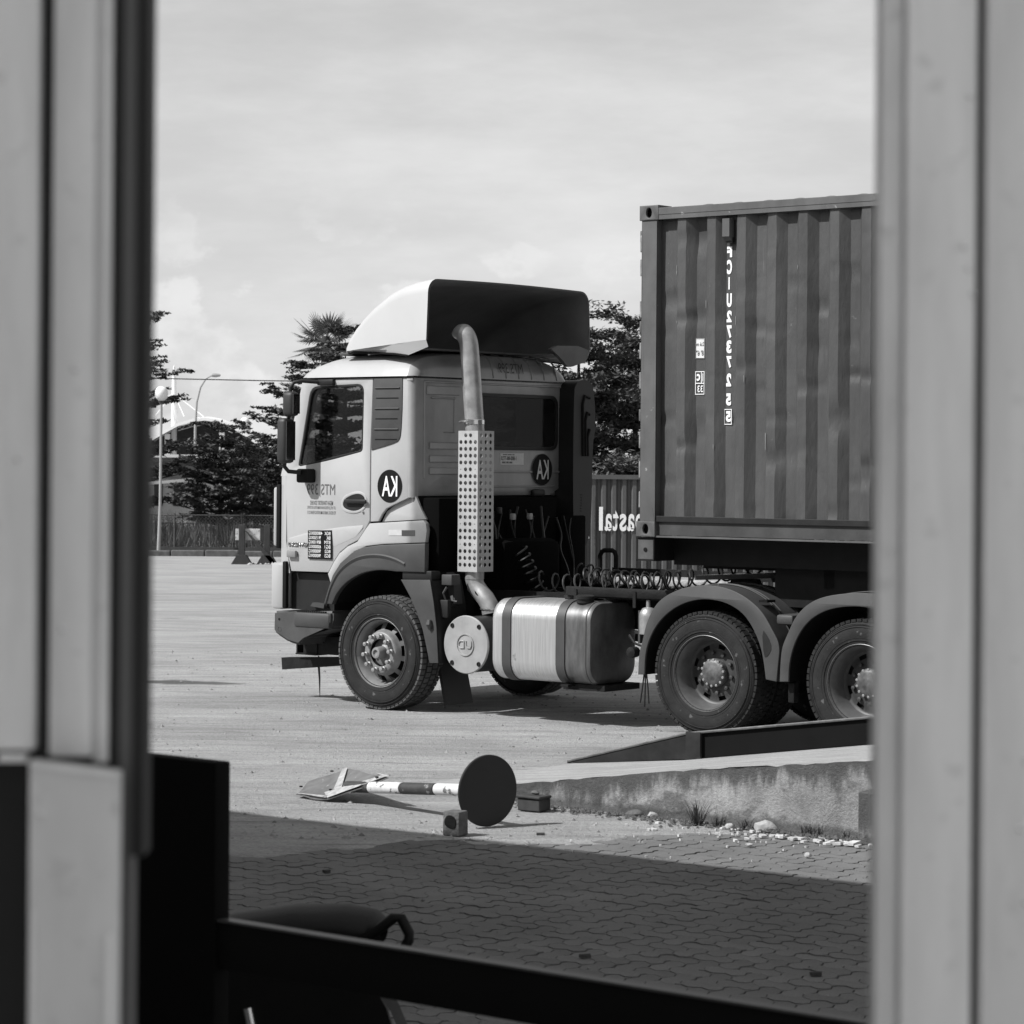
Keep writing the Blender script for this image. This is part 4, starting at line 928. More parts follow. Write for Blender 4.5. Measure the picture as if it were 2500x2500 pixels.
# --- fuel tank
def tank_sec(x, ins=0.):
    return [(x, y, z) for y, z in rrect(-.02+ins, .64-ins, .352+ins, 1.062-ins, .17-ins*.6, 7)]
tk = MB(); g = tk.strip([tank_sec(-2.265, .06), tank_sec(-2.262, .02), tank_sec(-2.235, .004), tank_sec(-2.20)]+[tank_sec(-2.2+.1*i) for i in range(1, 8)]+[tank_sec(-1.44)], True); tk.bm.faces.new(g[0])
tank = tk.obj('fuel_tank', ALU, tr, 40)
tk = MB(); g = tk.strip([tank_sec(-1.44), tank_sec(-1.27), tank_sec(-1.20), tank_sec(-1.175, .012), tank_sec(-1.165, .045)], True); tk.bm.faces.new(g[-1]); tk.obj('tank_end', ALUD, tank, 40)
for x0, x1 in ((-2.135, -2.04), (-1.535, -1.44)):
    mb = MB(); sec = lambda x, d: [(x, y, z) for y, z in rrect(-.02-d, .64+d, .352-d, 1.062+d, .17+d, 7)]
    mb.strip([sec(x0, .001), sec(x0, .010), sec(x1, .010), sec(x1, .001)], True); mb.obj('tank_strap', GREYP, tank, 40)
MB().tube([tuple(p) for p in tank_sec(-1.215, -.002)]+[tank_sec(-1.215, -.002)[0]], .006, 6).obj('tank_weld', ALUD, tank)
for x, y, r, h in ((-1.66, .35, .06, .045), (-1.52, .42, .075, .05), (-1.33, .12, .075, .06)):
    c = MB(); c.lathe([(r, 1.05), (r, 1.05+h*.5), (r*1.12, 1.055+h*.5), (r*1.12, 1.05+h), (r*.9, 1.06+h), (.001, 1.062+h)], (x, y, 0), 'z', 18); c.obj('filler_cap', DARK if h != .05 else GREYP, tank, 40)
MB().box(-1.55, -1.1, .1, .6, .30, .352).obj('tank_bracket', CHAS, tank)
MB().box(-1.5, -1.42, .0, .1, .33, .35).obj('bracket_tip', CHAS, tank)
# --- chassis, drivetrain and everything dark behind the cab
ch = MB()
for y in (.74, 1.52): ch.box(-4.6, 2.35, y, y+.09, .80, 1.09)
ch.box(-1.66, -.5, .26, .31, 1.10, 1.18, .008); ch.box(-1.6, -.5, .30, 1.9, 1.085, 1.10)
for x in (-2.6, -1.2, -.35, .75, 1.9): ch.box(x, x+.12, .83, 1.52, .84, 1.05)
ch = ch.obj('chassis_frame', CHAS, tr)
mb = MB(); mb.box(-4.5, -3.35, .62, 1.75, .75, 1.48, .05); mb.box(-3.4, -2.75, .75, 1.6, .70, 1.55, .08); mb.box(-2.75, -1.9, .92, 1.42, .62, 1.04, .1); mb.box(-3.24, -3.1, .5, 1.95, 1.0, 1.93, .02); mb.box(-3.2, -3.0, .12, .6, 1.1, 1.93, .02); mb.box(-3.2, -3.05, 1.95, 2.34, .95, 1.75, .02); mb.box(-2.9, -2.2, 1.75, 2.3, .85, 1.16, .05); mb.obj('engine', mat('sooty engine', .003, .9, spec=.05), tr)
rnd = random.Random(4)
for k in range(13):
    y = .72+.115*k; zt = 1.88-.16*rnd.random(); q = [(-3.05, y, zt)]
    for i in range(4): q.append((q[-1][0]+rnd.uniform(-.03, .07), q[-1][1]+rnd.uniform(-.09, .09), q[-1][2]-rnd.uniform(.10, .2)))
    MB().tube(smooth(q, 2, False), rnd.uniform(.006, .015), 6).obj('hose', DARK, tr, 60)
for k, (y, z) in enumerate(((1.15, 1.72), (1.4, 1.72), (.95, 1.78))): MB().box(-3.03, -2.99, y, y+.05, z, z+.06, .008).obj('hose_coupling', LIDM if k < 2 else DARK, tr)
for x in (-3.595, .027, 1.53):
    MB().tube([(x, .3, .52), (x, CW-.3, .52)], .09, 12).obj('axle', CHAS, tr)
    if x > -1: MB().lathe([(.05, -.3), (.22, -.22), (.27, 0), (.22, .22), (.05, .3)], (x, 1.17, .53), 'y', 18, True, True).obj('differential', CHAS, tr)
MB().tube([(-2.0, 1.17, .75), (-.3, 1.17, .60)], .05, 10).obj('drive_shaft', CHAS, tr)
# coiled air lines over the catwalk
for p0, p1, r, t, sag, m_ in (((-2.75, .95, 1.45), (-2.62, 1.1, 1.02), .065, 7, 0, DARK), ((-2.55, 1.0, 1.15), (-1.15, .9, 1.18), .072, 9, .02, GREYP), ((-2.3, 1.25, 1.25), (-.95, 1.05, 1.21), .068, 11, .03, DARK), ((-2.1, 1.1, 1.22), (-.25, 1.2, 1.38), .066, 13, .10, DARK)):
    MB().tube([q+noise.noise_vector(q*3.3)*.035+Vector((0, 0, .02)) for q in helix(p0, p1, r*1.15, t, 14, sag)], .0095, 5, False).obj('air_coil', m_, tr, 60)
mb = MB(); mb.tube([(-2.31, 1.6, 1.15), (-2.31, 1.6, 1.40), (-2.29, 1.6, 1.435), (-2.26, 1.6, 1.45), (-2.17, 1.6, 1.45), (-2.14, 1.6, 1.435), (-2.125, 1.6, 1.40), (-2.125, 1.6, 1.15)], .022, 10); mb.obj('grab_loop', BLACK, tr, 60)
MB().box(-2.25, -.75, 1.42, 1.9, 1.15, 1.215, .01).obj('catwalk_plate', mat('worn tread plate', .33, .6, .2, var=.45, sc=9, bump=.3, bsc=50), tr)
MB().box(-2.4, -.5, 1.9, 1.93, 1.2, 1.28).obj('catwalk_rail', CHAS, tr)
for x in (-1.56, -.92): MB().box(x, x+.03, .25, .262, 1.02, 1.16).obj('catwalk_bracket', CHAS, tr)
mb = MB(); mb.lathe([(.075, .80), (.078, .95), (.074, .985), (.05, 1.02), (.02, 1.03), (.018, 1.09), (.001, 1.09)], (-.79, .30, 0), 'z', 18, True); mb.obj('air_canister', PIPE, tr, 50)
MB().box(-.86, -.84, .25, .3, .72, 1.0).obj('canister_bracket', GREYP, tr)
mb = MB(); mb.tube([(-.62, -.01, .72), (-.70, -.01, .74), (-.80, .05, .80)], .012, 6); mb.lathe([(.001, -.05), (.045, -.04), (.05, 0), (.045, .04), (.001, .05)], (-.715, -.01, .665), 'y', 12); mb.obj('side_marker', CHAS, tr, 60)
for k in range(3): MB().tube([(-.62+.012*k, .02, .49), (-.64+.03*k, .02, .36), (-.66+.045*k, .02, .24-.03*(k % 2))], .007, 5).obj('loose_strap', DARK, tr)
# air intake duct on the far rear corner
mb = MB(); mb.prism(smooth([(2.155, 1.60), (2.155, 2.94), (2.19, 3.01), (2.27, 3.055), (2.40, 3.05), (2.47, 2.98), (2.51, 2.60), (2.455, 2.46), (2.445, 1.58), (2.33, 1.42), (2.24, 1.40)], 2), -3.30, -3.07, 'yz'); duct = mb.obj('air_intake', DARK, tr, 40)
for dy, zt in ((.0, 2.90), (.07, 2.74), (.13, 2.58)): MB().tube([(-3.066, 2.30+dy*.6, 2.32), (-3.064, 2.29+dy*.6, zt-.08), (-3.064, 2.32+dy*.6, zt), (-3.066, 2.40, zt-.02)], .014, 6).obj('intake_groove', BLACK, duct)
for k in range(7): MB().lathe([(.10, 0), (.115, .012), (.10, .024)], (-3.18, 2.28, 1.78+.026*k), 'z', 16).obj('intake_bellows', BLACK, duct)
mb = MB(); mb.box(-3.02, -2.84, .06, .12, .86, 1.02, .01); mb.obj('relay_box', DARK, tr)
bx = MB().box(-2.95, -2.83, .10, .22, 1.15, 1.245, .008).obj('switch_box', GREYP, tr)
for p in (((-2.90, .12, 1.13), (-2.93, .10, 1.08), (-2.91, .12, 1.0)), ((-2.86, .14, 1.05), (-2.84, .12, 1.01), (-2.80, .14, 1.0))): MB().tube(p, .012, 6).jitter(.01, 40).obj('cable_knot', GREYP, tr)
MB().prism([(-2.98, 1.26), (-2.90, 1.22), (-2.87, .98), (-2.93, .95)], .2, .3).obj('stay_plate', GREYP, tr)
# --- wheels
def tyre_mb():
    mb = MB(); mb.lathe([(.300, .01), (.318, -.004), (.335, -.006), (.37, -.014), (.42, -.018), (.455, -.012), (.485, .004), (.502, .022), (.512, .05), (.515, .14), (.512, .235), (.50, .26), (.46, .30), (.40, .305), (.32, .285), (.29, .26)], (0, 0, 0), 'y', 64)
    for r in (.345, .365, .45, .475): mb.lathe([(r-.004, -.006-(r-.335)*.05), (r, -.0105-(r-.335)*.05), (r+.004, -.006-(r-.335)*.05)], (0, -.003, 0), 'y', 64)
    return mb
def tread_mb(n=60):
    mb = MB()
    for k in range(n):
        a = 2*PI*k/n
        for y0, y1, o in ((.002, .062, 0), (.085, .14, .5), (.16, .215, 0), (.235, .285, .5)):
            m = Matrix.Rotation(-(a+o*2*PI/n), 4, 'Y'); ww = .021
            d = .0 if y0 > .01 else .006
            mb.box(-ww, ww, y0, y1, .498-d, .520-d, mx=m)
    for v in mb.bm.verts:
        if v.co.y < .03 and math.hypot(v.co.x, v.co.z) > .515: v.co.x *= .985; v.co.z *= .985
    return mb
def make_wheel(front):
    t = tyre_mb(); ty = t.obj('wheel', RUB, None, 50)
    tread_mb().obj('tread', LUG if front else RUB, ty, 0)
    if front:
        r = MB(); r.lathe([(.300, .02), (.314, -.010), (.318, -.006), (.306, .006), (.286, .035), (.277, .075), (.268, .13)], (0, 0, 0), 'y', 56); r.obj('rim_lip', RIMF, ty, 50)
        # dish with hand holes
        d = MB(); n = 60; rings = [(.274, .12), (.268, .112), (.212, .062), (.196, .03), (.190, .008), (.180, .0), (.128, .0), (.124, .012)]
        g = [[d.bm.verts.new((rr*math.cos(2*PI*k/n), y, rr*math.sin(2*PI*k/n))) for k in range(n)] for rr, y in rings]
        for i in range(len(g)-1):
            for k in range(n):
                if i == 1 and k % 6 in (0, 1, 2, 3): continue
                d.bm.faces.new((g[i][k], g[i][(k+1) % n], g[i+1][(k+1) % n], g[i+1][k]))
        d.obj('rim_disc', RIMF, ty, 50)
        h = MB(); h.lathe([(.126, .06), (.120, .055), (.085, .050), (.060, .035), (.054, -.045), (.047, -.058), (.030, -.060), (.026, -.046), (.001, -.042)], (0, 0, 0), 'y', 32); h.obj('hub', RIMF, ty, 50)
        nt_ = MB()
        for k in range(10):
            a = 2*PI*(k+.35)/10; c = (.155*math.cos(a), 0, .155*math.sin(a))
            nt_.lathe([(.022, .0), (.022, -.024), (.014, -.028), (.014, -.040), (.020, -.044), (.019, -.062), (.001, -.066)], c, 'y', 8)
        nt_.obj('wheel_nuts', NUT, ty, 30, kind='stuff')
        MB().lathe([(.30, .14), (.26, .15), (.10, .16)], (0, 0, 0), 'y', 32).obj('brake_drum', BLACK, ty, 50)
    else:
        r = MB(); r.lathe([(.304, .015), (.314, -.008), (.318, -.006), (.308, .004)], (0, 0, 0), 'y', 56); r.obj('rim_lip', RIMLIP, ty, 50)
        d = MB(); d.lathe([(.308, .003), (.296, .02), (.280, .055), (.272, .11), (.262, .155)], (0, 0, 0), 'y', 56); d.obj('rim_barrel', RIMLIP, ty, 50)
        n = 60; d = MB(); rings = [(.268, .150), (.255, .165), (.235, .168), (.20, .160), (.185, .156), (.12, .156)]
        g = [[d.bm.verts.new((rr*math.cos(2*PI*k/n), y, rr*math.sin(2*PI*k/n))) for k in range(n)] for rr, y in rings]
        for i in range(len(g)-1):
            for k in range(n):
                if i == 2 and k % 7 in (0, 1, 2) and k < 56: continue
                d.bm.faces.new((g[i][k], g[i][(k+1) % n], g[i+1][(k+1) % n], g[i+1][k]))
        d.obj('rim_disc', RIMR, ty, 50)
        nt_ = MB()
        for k in range(10):
            a = 2*PI*(k+.2)/10; nt_.lathe([(.017, .156), (.017, .13), (.001, .126)], (.167*math.cos(a), 0, .167*math.sin(a)), 'y', 8)
        nt_.obj('wheel_nuts', RIMR, ty, 30, kind='stuff')
        h = MB(); h.lathe([(.12, .158), (.118, .12), (.108, .105), (.085, .095), (.001, .092)], (0, 0, 0), 'y', 32)
        h.obj('hub', mat('scuffed hub paint', .10, .5, .2, var=.75, sc=14), ty, 40)
        hb = MB()
        for k in range(14):
            a = 2*PI*k/14; hb.lathe([(.012, .125), (.012, .100), (.001, .098)], (.108*math.cos(a), 0, .108*math.sin(a)), 'y', 6)
        hb.obj('hub_bolts', NUT, ty, 30, kind='stuff')
        MB().lathe([(.27, .19), (.1, .2)], (0, 0, 0), 'y', 32).obj('brake_drum', BLACK, ty, 50)
    return ty
def put_wheel(src, x, y, z, parent, turn=0., flip=False, fresh=False):
    wl = src if fresh else copy_tree(src)
    wl.parent = parent; wl.location = Vector((x, y, z))-OFF[parent.name]; wl.rotation_euler = (0, turn, PI if flip else 0)
    return wl
fw = make_wheel(True); rwh = make_wheel(False)
put_wheel(fw, -3.597, 0, .515, tr, .1, fresh=True)
put_wheel(fw, -3.597, CW, .515, tr, .7, True)
put_wheel(rwh, .022, -.005, .525, tr, .3, fresh=True)
put_wheel(rwh, 1.528, -.005, .525, tr, 1.1)
for x in (.022, 1.528):
    put_wheel(rwh, x, .335, .525, tr, .5); put_wheel(rwh, x, CW, .525, tr, .2, True); put_wheel(rwh, x, CW-.34, .525, tr, .9, True)
# --- rear mudguards (two arches)
def guard(outer, inner, name, cx):
    o = smooth(outer, 2, False); i_ = smooth(inner, 2, False)
    gd = side_plate(name, GREYP, tr, o+i_[::-1], -.03, .025, (), .006)
    mb = MB(); mb.strip([[(x, y, z-.004*k) for x, z in o] for k, y in enumerate((-.015, .12, .66))]); mb.obj('guard_top', GREYP, gd, 50)
    for y in (.2, .24, .46, .5): MB().tube([(x, y, z+.003) for x, z in o[6:-8]], .006, 5).obj('guard_ridge', GREYP, gd)
    mb = MB(); mb.strip([[(x, y, z) for x, z in i_] for y in (-.01, .66)]); mb.obj('guard_liner', BLACK, gd, 50)
    return gd
g1 = guard([(-.65, .481), (-.643, .66), (-.602, .777), (-.575, .90), (-.505, 1.035), (-.408, 1.135), (-.213, 1.222), (-.019, 1.255), (.141, 1.255), (.299, 1.228), (.457, 1.163), (.60, 1.06), (.69, .93), (.775, .80), (.757, .65), (.742, .50)],
           [(-.583, .484), (-.577, .658), (-.536, .79), (-.445, .93), (-.309, 1.042), (-.147, 1.114), (.014, 1.142), (.173, 1.133), (.30, 1.098), (.411, 1.038), (.506, .932), (.585, .781), (.617, .65), (.638, .513)], 'rear_mudguard', 0)
g2 = guard([(.772, .501), (.778, .66), (.792, .785), (.85, .90), (.915, 1.03), (1.041, 1.147), (1.22, 1.215), (1.516, 1.25), (1.75, 1.235), (1.95, 1.17), (2.10, 1.06), (2.22, .90), (2.27, .70), (2.28, .5)],
           [(.857, .506), (.863, .667), (.922, .85), (1.042, 1.01), (1.221, 1.105), (1.444, 1.14), (1.65, 1.13), (1.85, 1.06), (2.0, .95), (2.12, .8), (2.17, .66), (2.18, .5)], 'rear_mudguard', 1.5)
side_plate('guard_inset', DARK, g1, smooth([(.60, .92), (.66, .86), (.70, .77), (.66, .70), (.62, .69)], 1), -.033, .006)
MB().box(.70, .86, .02, .60, .96, 1.04, .02).obj('guard_joint', GREYP, g1)
MB().box(.52, .60, .04, .16, 1.13, 1.15).obj('guard_clip', BLACK, g1)
MB().box(.80, .86, .05, .12, .33, .49, .01).obj('guard_stay', CHAS, g2)
# --- fifth wheel
fwh = MB(); fwh.prism(smooth([(-.72, .8), (-.72, 1.5), (-.45, 1.62), (.28, 1.62), (.28, 1.3), (-.1, 1.2), (-.1, 1.1), (.28, 1.0), (.28, .72), (-.45, .72)], 1), 1.275, 1.315, 'xy')
bmesh.ops.transform(fwh.bm, matrix=Matrix.Translation((-.2, 0, 1.3)) @ Matrix.Rotation(R_(-3), 4, 'Y') @ Matrix.Translation((.2, 0, -1.3)), verts=fwh.bm.verts)
fwh = fwh.obj('fifth_wheel', mat('greasy fifth wheel', .05, .4, .3, var=.5, sc=9), tr)
for y in (.76, 1.5): MB().prism([(-.35, 1.09), (.1, 1.09), (.0, 1.28), (-.25, 1.28)], y, y+.06).obj('pedestal', CHAS, fwh)

# ================================================================ TRAILER AND CONTAINER
tl = thing('container_trailer', 'black skeletal trailer frame carrying the tall corrugated container', 'trailer', (3, 1.2, 0), True)
mb = MB(); mb.box(-.715, -.53, .02, 2.46, 1.435, 1.448); mb.box(-.715, -.53, .02, 2.46, 1.62, 1.632); mb.box(-.54, -.528, .02, 2.46, 1.435, 1.632); mb.box(-.715, -.70, .02, 2.46, 1.435, 1.63); mb.obj('bolster', TRL, tl)
bf = MB().box(-.70, -.535, .024, .04, 1.45, 1.615).obj('bolster_end', TRLG, tl)
MB().lathe([(.018, .024), (.018, .018), (.001, .017)], (-.62, 0, 1.53), 'y', 12).obj('locking_pin', BLACK, bf)
MB().box(-.524, 6.6, .30, .40, 1.40, 1.634).obj('outer_beam', TRL, tl)
MB().box(-.52, 6.6, .41, 2.4, 1.43, 1.44).obj('under_plate', TRL, tl)
mb = MB()
for y in (.70, 1.62): mb.box(.38, 6.7, y, y+.12, 1.0, 1.43); mb.box(-.5, .4, y, y+.12, 1.36, 1.43)
for x in (.9, 2.2, 3.6, 5.0, 6.3): mb.box(x, x+.1, .42, 2.3, 1.24, 1.40)
mb.obj('main_beam', TRL, tl)
MB().box(.42, 3.0, .42, .68, 1.08, 1.42).obj('side_box', TRL, tl)
for y in (.55, 1.8): MB().box(2.9, 3.02, y, y+.12, .1, 1.3).obj('landing_leg', TRL, tl)
mb = MB(); mb.tube([(3, .5, .1), (3, .75, .1)], .14, 12); mb.tube([(3, 1.75, .1), (3, 2.0, .1)], .14, 12); mb.obj('landing_foot', TRL, tl)
for x in (4.7, 6.05):
    for y, f in ((-.005, False), (CW, True)): put_wheel(rwh, x, y, .525, tl, x, f)
    MB().tube([(x, .2, .53), (x, CW-.2, .53)], .08, 10).obj('axle', TRL, tl)

ct = thing('shipping_container', 'tall grey corrugated shipping container loaded on the trailer at the right', 'shipping container', (2.5, 1.2, 1.64), True)
ZB, ZT, XF, XE, YO, YI = 1.645, 4.418, -.69, 5.81, .0, 2.61
# corner posts
mb = MB(); mb.box(-.672, -.515, .008, .05, 1.77, 4.29); mb.box(-.672, -.63, .008, .2, 1.77, 4.29); mb.box(-.545, -.515, .008, .085, 1.77, 4.29); mb.jitter(.002, 3); post = mb.obj('corner_post', CONTF, ct, 20)
for zc in (4.16, 3.40, 2.66): MB().box(-.700, -.668, .02, .07, zc-.05, zc+.05, .006).obj('door_hinge', CONTF, post)
for zc in (4.10, 3.9, 3.55, 3.2, 2.95, 2.45, 2.2, 1.95): MB().box(-.690, -.668, .01, .05, zc-.07, zc+.07, .004, 1).jitter(.004, 8).obj('gasket_edge', mat('worn container rubber', .22, .7, var=.6, sc=10) if zc == 4.10 else bpy.data.materials['worn container rubber'], post)
mb = MB(); mb.box(-.68, -.5, 2.55, 2.6, 1.77, 4.29); mb.obj('corner_post', CONTF, ct)
for x0 in (5.64,):
    for y0 in (.0, 2.43): MB().box(x0, 5.81, y0+.008, y0+.17, 1.77, 4.29).obj('corner_post', CONTF, ct)
# corner castings with oval openings
def casting(x0, z0, y=0., sx=.195, sz=.125):
    o = [(x0, z0), (x0+sx, z0), (x0+sx, z0+sz), (x0, z0+sz)]
    c = side_plate('corner_casting', CONTF, ct, o, y-.003, .03, [ellipse(x0+sx*.5, z0+sz*.5, .030, .043, 20)], .006)
    MB().box(x0+.004, x0+sx-.004, y+.05, y+.19, z0+.004, z0+sz-.004).obj('casting_core', DARK, c)
    mb = MB(); mb.box(x0, x0+.02, y+.026, y+.19, z0, z0+sz); mb.box(x0+.02, x0+sx, y+.026, y+.19, z0+sz-.012, z0+sz); mb.box(x0+sx-.012, x0+sx, y+.026, y+.19, z0, z0+sz-.014); mb.obj('casting_body', CONTF, c)
casting(-.690, 4.293); casting(-.703, 1.640, sz=.128)
casting(5.62, 4.293); casting(5.62, 1.640)
# corrugated side: slopes face right (dark) then left (bright)
DP = .060; P0 = .075-.2995*2
pts = [(-.515, .055), (-.46, .055)]
x = P0
k = 0
cor = [(-.518, .02+DP), (P0+.075, .02+DP)]
while x < 5.6:
    a = [(x+.163, .02+DP), (x+.216, .02), (x+.2995, .02), (x+.2995+.074, .02+DP)]
    cor += [p for p in a if p[0] < 5.64]; x += .2995
cor.append((5.645, .02+DP))
rows = []
nz = 110
dents = [(-.20, 3.46, .08, .06, .024), (-.22, 2.40, .07, .05, .020), (-.05, 3.52, .05, .08, .015), (1.42, 2.97, .07, .045, .020), (1.62, 2.94, .10, .050, .020), (1.28, 2.62, .04, .12, .035), (1.02, 3.2, .05, .09, .020), (.66, 2.3, .05, .10, .030), (1.62, 2.25, .08, .05, .03), (.38, 3.05, .04, .06, .02)]
for j in range(nz+1):
    zz = 1.812+(4.30-1.812)*j/nz
    rows.append([(cx_, cy_+sum(q*math.exp(-((cx_-a)/c_)**2-((zz-b)/d)**2) for a, b, c_, d, q in dents)+.009*noise.noise(Vector((cx_*1.3, 0, zz*1.1)))+.045*max(0, noise.noise(Vector((cx_*4.1, 4, zz*4.0)))-.28), zz) for cx_, cy_ in cor])
mb = MB(); mb.strip(rows); csd = mb.obj('side_wall', CONT, ct, 15)
MB().box(.5565, .5605, .02+DP-.004, .02+DP+.004, 1.82, 4.3).obj('weld_seam', DARK, csd)
mb = MB(); mb.box(-.497, 5.62, .0, .07, 4.332, 4.393, .004, 1); tr_ = mb.obj('top_rail', CONTF, ct, 20)
mb = MB(); rnd = random.Random(9)
for i in range(21): 
    xx = -.05+.2995*i; mb.lathe([(.07, 4.392), (.06, 4.402), (.03, 4.408), (.001, 4.409)], (xx, .12, 0), 'z', 14)
mb.obj('roof_weld_bump', CONTF, ct, 50)
mb = MB(); mb.strip([[(a, y, 4.385) for a in (-.66, 5.78)] for y in (.07, 2.54)]); mb.obj('roof', CONT, ct)
# header plates that close the corrugation under the rail
mb = MB(); mb.prism([(-.515, .004), (5.64, .004), (5.64, .08), (-.515, .08)], 4.296, 4.333, 'xy'); mb.obj('rail_web', CONTF, ct)
mb = MB(); mb.box(-.508, 5.62, .040, .09, 1.655, 1.765); mb.obj('bottom_rail', mat('bottom rail paint', .045, .55, var=.3, sc=5, fleck=(.03, 7, .68)), ct, 20)
mb = MB(); mb.box(-.51, 5.62, .018, .09, 1.765, 1.815, .003, 1); mb.obj('rail_flange', mat('rail flange shadow', .008, .5, var=.4, sc=8), ct, 20)  # black colour stands for the shadow under the overhanging wall
MB().box(-.50, 5.62, .012, .06, 1.636, 1.650).jitter(.003, 30).obj('rail_lip', CONTF, ct)
mb = MB(); mb.strip([[(5.80, y, z) for y in (.05, 2.55)] for z in (1.7, 4.35)]); mb.strip([[(-.66, y, z) for y in (.05, 2.55)] for z in (1.7, 4.35)]); mb.strip([[(a, 2.58, z) for a in (-.66, 5.8)] for z in (1.7, 4.35)]); mb.strip([[(a, y, 1.70) for a in (-.66, 5.8)] for y in (.07, 2.54)])
mb.obj('end_walls', CONT, ct, 0)
# vent, number, stickers
vt = MB(); vt.prism([(-.008, 4.268), (-.008, 4.12), (.05, 4.07), (.062, 4.07), (.062, 4.268)], .192, .262, 'yz'); vt = vt.obj('vent', CONTF, ct)
MB().box(.200, .270, .03, .062, 4.07, 4.115, .004).obj('vent_foot', DARK, vt)
mb = MB(); YT = .0205+DP-.012
col = [('F', 4.043, 3.955), ('C', 3.935, 3.815), ('I', 3.792, 3.69), ('U', 3.658, 3.545), ('2', 3.517, 3.42), ('7', 3.395, 3.29), ('3', 3.272, 3.165), ('7', 3.142, 3.045), ('2', 3.0, 2.892), ('5', 2.835, 2.735), ('5', 2.69, 2.60)]
for ch_, z1, z0 in col:
    if ch_ == 'I': writing(mb, ch_, .200, .212, z0, z1, at_y(.02+DP-.004), bold=.02)
    else: writing(mb, ch_, .184, .234, z0, z1, at_y(.02+DP-.004), bold=.055)
mb.obj('number_lettering', TEXTW, ct, 0)
mb = MB(); mb.mesh(plate_mesh([(.166, 2.578), (.242, 2.578), (.242, 2.706), (.166, 2.706)], [[(.172, 2.584), (.236, 2.584), (.236, 2.700), (.172, 2.700)]], .002), at_y(.02+DP-.004))
mb.obj('check_digit_box', TEXTW, ct, 0)
YS = .02+DP-.006
s1 = side_plate('height_sticker', STICK, ct, [(-.124, 3.128), (-.034, 3.126), (-.034, 3.292), (-.124, 3.294)], YS, .003)
mb = MB(); writing(mb, '2,6 m', -.117, -.040, 3.225, 3.262, at_y(YS-.0015), bold=.012); writing(mb, "8' 6\"", -.117, -.043, 3.150, 3.195, at_y(YS-.0015), bold=.012)
mb.mesh(plate_mesh([(-.122, 3.130), (-.036, 3.128), (-.036, 3.290), (-.122, 3.292)], [[(-.120, 3.132), (-.038, 3.130), (-.038, 3.288), (-.120, 3.290)]], .001), at_y(YS-.0013)); mb.obj('sticker_lettering', TEXTK, s1, 0)
mb = MB(); O = (-.126, -.034, 2.828, 3.021)
mb.mesh(plate_mesh([(O[0], O[2]), (O[1], O[2]), (O[1], O[3]), (O[0], O[3])], [[(-.121, 2.834), (-.039, 2.834), (-.039, 2.918), (-.121, 2.918)], [(-.121, 2.925), (-.067, 2.925), (-.067, 3.015), (-.121, 3.015)], [(-.061, 2.925), (-.039, 2.925), (-.039, 3.015), (-.061, 3.015)]], .002), at_y(YS))
writing(mb, 'c', -.112, -.077, 2.942, 3.0, at_y(YS-.0015), bold=.03); writing(mb, 'i', -.053, -.046, 2.936, 3.005, at_y(YS-.0015), bold=.04); writing(mb, '33', -.102, -.047, 2.848, 2.904, at_y(YS-.0015), bold=.01); mb.obj('rail_sign', TEXTW, ct, 0)
for o_ in list(ct.children):
    if o_.name.split('.')[0] in ('vent', 'number_lettering', 'check_digit_box', 'height_sticker', 'rail_sign'): o_.location.x -= .030
mb = MB(); rnd = random.Random(31)
for i in range(20):
    a = rnd.choice(cor[2:24]); zz = rnd.uniform(1.9, 4.2); ln = rnd.uniform(.01, .07)*(3 if rnd.random() < .12 else 1); wd = rnd.uniform(.0015, .004)
    if abs(a[1]-.02) < .001: mb.face((a[0]-.004, .0125, zz), (a[0]-.004+wd, .0125, zz), (a[0]-.004+wd*.6+.002, .0125, zz+ln), (a[0]-.005, .0125, zz+ln))
mb.obj('paint_scratches', mat('bare scratch', .22, .6), ct, 0, kind='stuff')

# far container with part of a name
fc = thing('far_container', 'grey corrugated container with white lettering standing far behind the truck', 'shipping container', (1.5, 40, 0))
mb = MB(); row = []; x = 1.0
while x < 6.6:
    row += [(x, 40.05), (x+.035, 40.0), (x+.085, 40.0), (x+.115, 40.05)]; x += .15
mb.strip([[(a, b, z) for a, b in row] for z in (.12, 2.02)]); mb.obj('side_wall', CONT2, fc, 15)
MB().box(.95, 6.7, 39.97, 40.1, 2.02, 2.085).obj('top_rail', CONT2, fc); MB().box(.95, 6.7, 39.97, 40.1, .02, .14).obj('bottom_rail', CONT2, fc)
MB().box(.92, 1.02, 39.97, 40.2, .02, 2.08).obj('corner_post', CONT2, fc)
MB().box(.95, 6.7, 40.12, 42.4, .02, 2.07).obj('body', CONT2, fc)
mb = MB(); MXF = Matrix.Translation((0, 39.985, 0)) @ MX_SIDE
for ch_, a0, a1, z0, z1 in (('l', 1.288, 1.345, 1.262, 1.612), ('a', 1.372, 1.475, 1.258, 1.512), ('t', 1.490, 1.575, 1.258, 1.565), ('s', 1.590, 1.690, 1.255, 1.512), ('a', 1.705, 1.808, 1.255, 1.512), ('o', 1.825, 1.93, 1.255, 1.512), ('C', 1.95, 2.10, 1.255, 1.60)): writing(mb, ch_, a0, a1, z0, z1, MXF, bold=.02)
mb.obj('name_lettering', TEXTW, fc, 0)
mb = MB(); rnd = random.Random(6); zz = 1.86
while zz > 1.17:
    h = rnd.uniform(.02, .05); mb.box(1.125+rnd.uniform(0, .006), 1.142, 39.962, 39.966, zz-h, zz); zz -= h+rnd.uniform(.008, .02)
mb.obj('side_marks', TEXTW, fc, 0)

